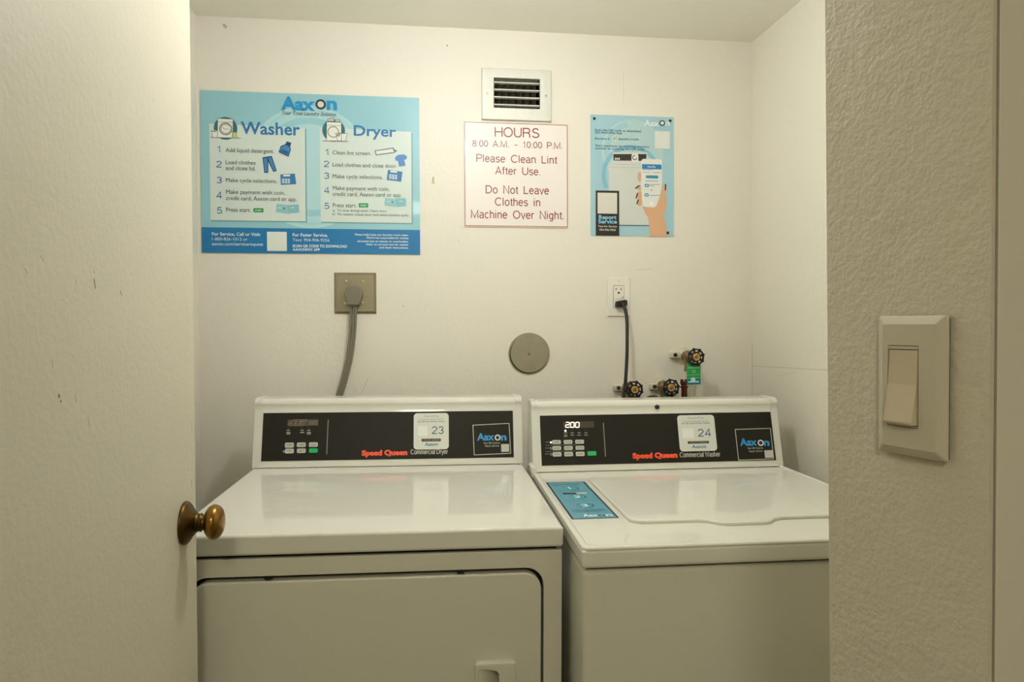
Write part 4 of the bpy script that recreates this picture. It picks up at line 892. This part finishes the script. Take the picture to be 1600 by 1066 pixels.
# capped copper pipe
t = empty('copper_pipe', (1.372, -.075, 0)); tag(t, 'capped reddish copper pipe end right of the middle valve', 'pipe')
bm = B(); tube(bm, [(1.372, -.075, .0), (1.372, -.075, 1.085), (1.372, -.075, 1.092), (1.371, -.075, 1.098)], [.0085, .0085, .0085, .0065], 16); obj('pipe', bm, M_copper, t, smooth=True)
bm = B(); lathe(bm, Matrix.Translation((1.372, -.075, 1.088)), [(.0095, 0), (.0115, .0015), (.0115, .0045), (.0095, .006)], 18); obj('collar', bm, M_copper, t, smooth=True)
for dx in (-.0055, .0055):
    bm = B(); tube(bm, [(1.371+dx*.3, -.075, 1.094), (1.371+dx, -.076, 1.103), (1.371+dx*1.25, -.076, 1.114)], [.005, .0058, .0042], 12); obj('pinched_end', bm, M_copper, t, smooth=True)
# drain hose hump
t = empty('drain_hose', (1.27, -.1, .5)); tag(t, 'dark drain hose looping up behind the washer, between two valves', 'hose')
hp = [(1.237, -.137, .45), (1.237, -.137, .90), (1.238, -.137, 1.035), (1.246, -.137, 1.053), (1.257, -.137, 1.0595), (1.268, -.137, 1.053), (1.277, -.137, 1.035), (1.278, -.137, .9), (1.278, -.12, .7)]
bm = B(); tube(bm, smooth_path(hp, 6), .0165, 16, up=(0, 1, 0)); obj('hose', bm, M_hose, t, smooth=True, angle=80)

# ------------------------------------------------------------------ light switch on the pier
FP = frame(O, T, (0, 0, 1))                                   # U along the face towards the camera, V up
if (FP.to_3x3() @ Vector((0, 0, 1))).x > 0: FP = frame(O, T, (0, 0, 1))
c_ = O+T*.092
t = empty('light_switch', (c_.x, c_.y, 1.16)); tag(t, 'large rocker light switch on the rough wall end at the right', 'light switch')
FQ = FP @ Matrix.Translation((.0605, 1.1605, .0022))
bm = B(); plate(bm, FQ, rrect(.0015, .0612, .0015, .1132, .001, 2), -.0022, .001); obj('back_box', bm, M_hose, t)
bm = B()
def lvl(i, h, r): return [bm.verts.new(FQ @ Vector((x, y, h))) for x, y in rrect(i, .0628-i, i, .1147-i, r, 4)]
la = [lvl(0, .0008, .002), lvl(0, .0028, .002), lvl(.0004, .0034, .002), lvl(.0066, .0066, .002), lvl(.0072, .0068, .0018)]
for a, b in zip(la, la[1:]):
    for i in range(len(a)): bm.faces.new((a[i], a[(i+1) % len(a)], b[(i+1) % len(a)], b[i]))
inner = [bm.verts.new(FQ @ Vector((x, y, .0068))) for x, y in rrect(.0118, .0408, .0235, .0905, .0006, 4)]
deep = [bm.verts.new(FQ @ Vector((x, y, .0015))) for x, y in rrect(.0118, .0408, .0235, .0905, .0006, 4)]
a = la[-1]
for u_2, v_2 in ((a, inner), (inner, deep)):
    for i in range(len(a)): bm.faces.new((u_2[i], u_2[(i+1) % len(a)], v_2[(i+1) % len(a)], v_2[i]))
obj('switch_plate', bm, M_plate, t, smooth=True)
bm = B(); plate(bm, FQ, rrect(.0118, .0408, .0235, .0905, .0006, 2), .0012, .0024); obj('switch_well', bm, M_hose, t)
# rocker: top half pressed in, bottom half standing out
bm = B(); prof = [(.0258, .0030), (.0262, .0125), (.0280, .0132), (.0585, .0076), (.0868, .0062), (.0872, .0030)]
va = [bm.verts.new(FQ @ Vector((.0130, y, h))) for y, h in prof]; vb = [bm.verts.new(FQ @ Vector((.0396, y, h))) for y, h in prof]
bm.faces.new(va); bm.faces.new(vb)
for i in range(len(prof)): bm.faces.new((va[i], va[(i+1) % 6], vb[(i+1) % 6], vb[i]))
bmesh.ops.bevel(bm, geom=[e for e in bm.edges], offset=.0004, segments=1, affect='EDGES')
obj('rocker', bm, M_rocker, t)
bm = B(); plate(bm, FQ, rrect(.0124, .0402, .0875, .0899, .0003, 1), .002, .0066); obj('rocker_frame', bm, M_plate, t)
bm = B(); plate(bm, FQ, rrect(.0124, .0402, .0241, .0252, .0003, 1), .002, .0066); obj('rocker_frame', bm, M_plate, t)

# ------------------------------------------------------------------ closet bulb, and a hallway lamp added as fill
def emis(name, c, s):
    m = bpy.data.materials.new(name); m.use_nodes = True; nt = m.node_tree; nt.nodes.clear()
    e = nt.nodes.new('ShaderNodeEmission'); e.inputs[0].default_value = (*c, 1); e.inputs[1].default_value = s
    o = nt.nodes.new('ShaderNodeOutputMaterial'); nt.links.new(e.outputs[0], o.inputs[0]); return m
t = empty('ceiling_lamp', (BULB[0], BULB[1], H_)); tag(t, 'bare bulb lampholder on the closet ceiling above the machines', 'lamp')
Fdn = frame((BULB[0], BULB[1], H_), (1, 0, 0), (0, -1, 0))
bm = B(); lathe(bm, Fdn, [(.055, 0), (.055, .012), (.035, .03), (.022, .05), (.022, .062)], 28); obj('lampholder', bm, M_white, t, smooth=True)
bm = B(); lathe(bm, Fdn, [(.012, .06), (.014, .075)]+[(.042*math.sin(a), .146-.042*math.cos(a)) for a in [.45+i*(PI-.5)/14 for i in range(15)]], 28); obj('bulb', bm, emis('bulb_glow', BULB_COL, BULB_STRENGTH), t, smooth=True)
t = empty('hallway_fill_lamp', (HALL_FILL[0], HALL_FILL[1], H_)); tag(t, 'unseen round fill lamp added on the hallway ceiling behind the viewer', 'lamp')  # unseen lamp, added to brighten the surfaces facing the camera
Fdn = frame((HALL_FILL[0], HALL_FILL[1], H_), (1, 0, 0), (0, -1, 0))
bm = B(); lathe(bm, Fdn, [(.17, 0), (.17, .015), (.165, .02)], 32); obj('fill_lamp_base', bm, M_white, t, smooth=True)
bm = B(); lathe(bm, Fdn, [(.155, .02), (.15, .045), (.12, .07), (.06, .085), (.001, .088)], 32); obj('fill_lamp_globe', bm, emis('hall_fill_glow', HALL_FILL_COL, HALL_FILL_STRENGTH), t, smooth=True)
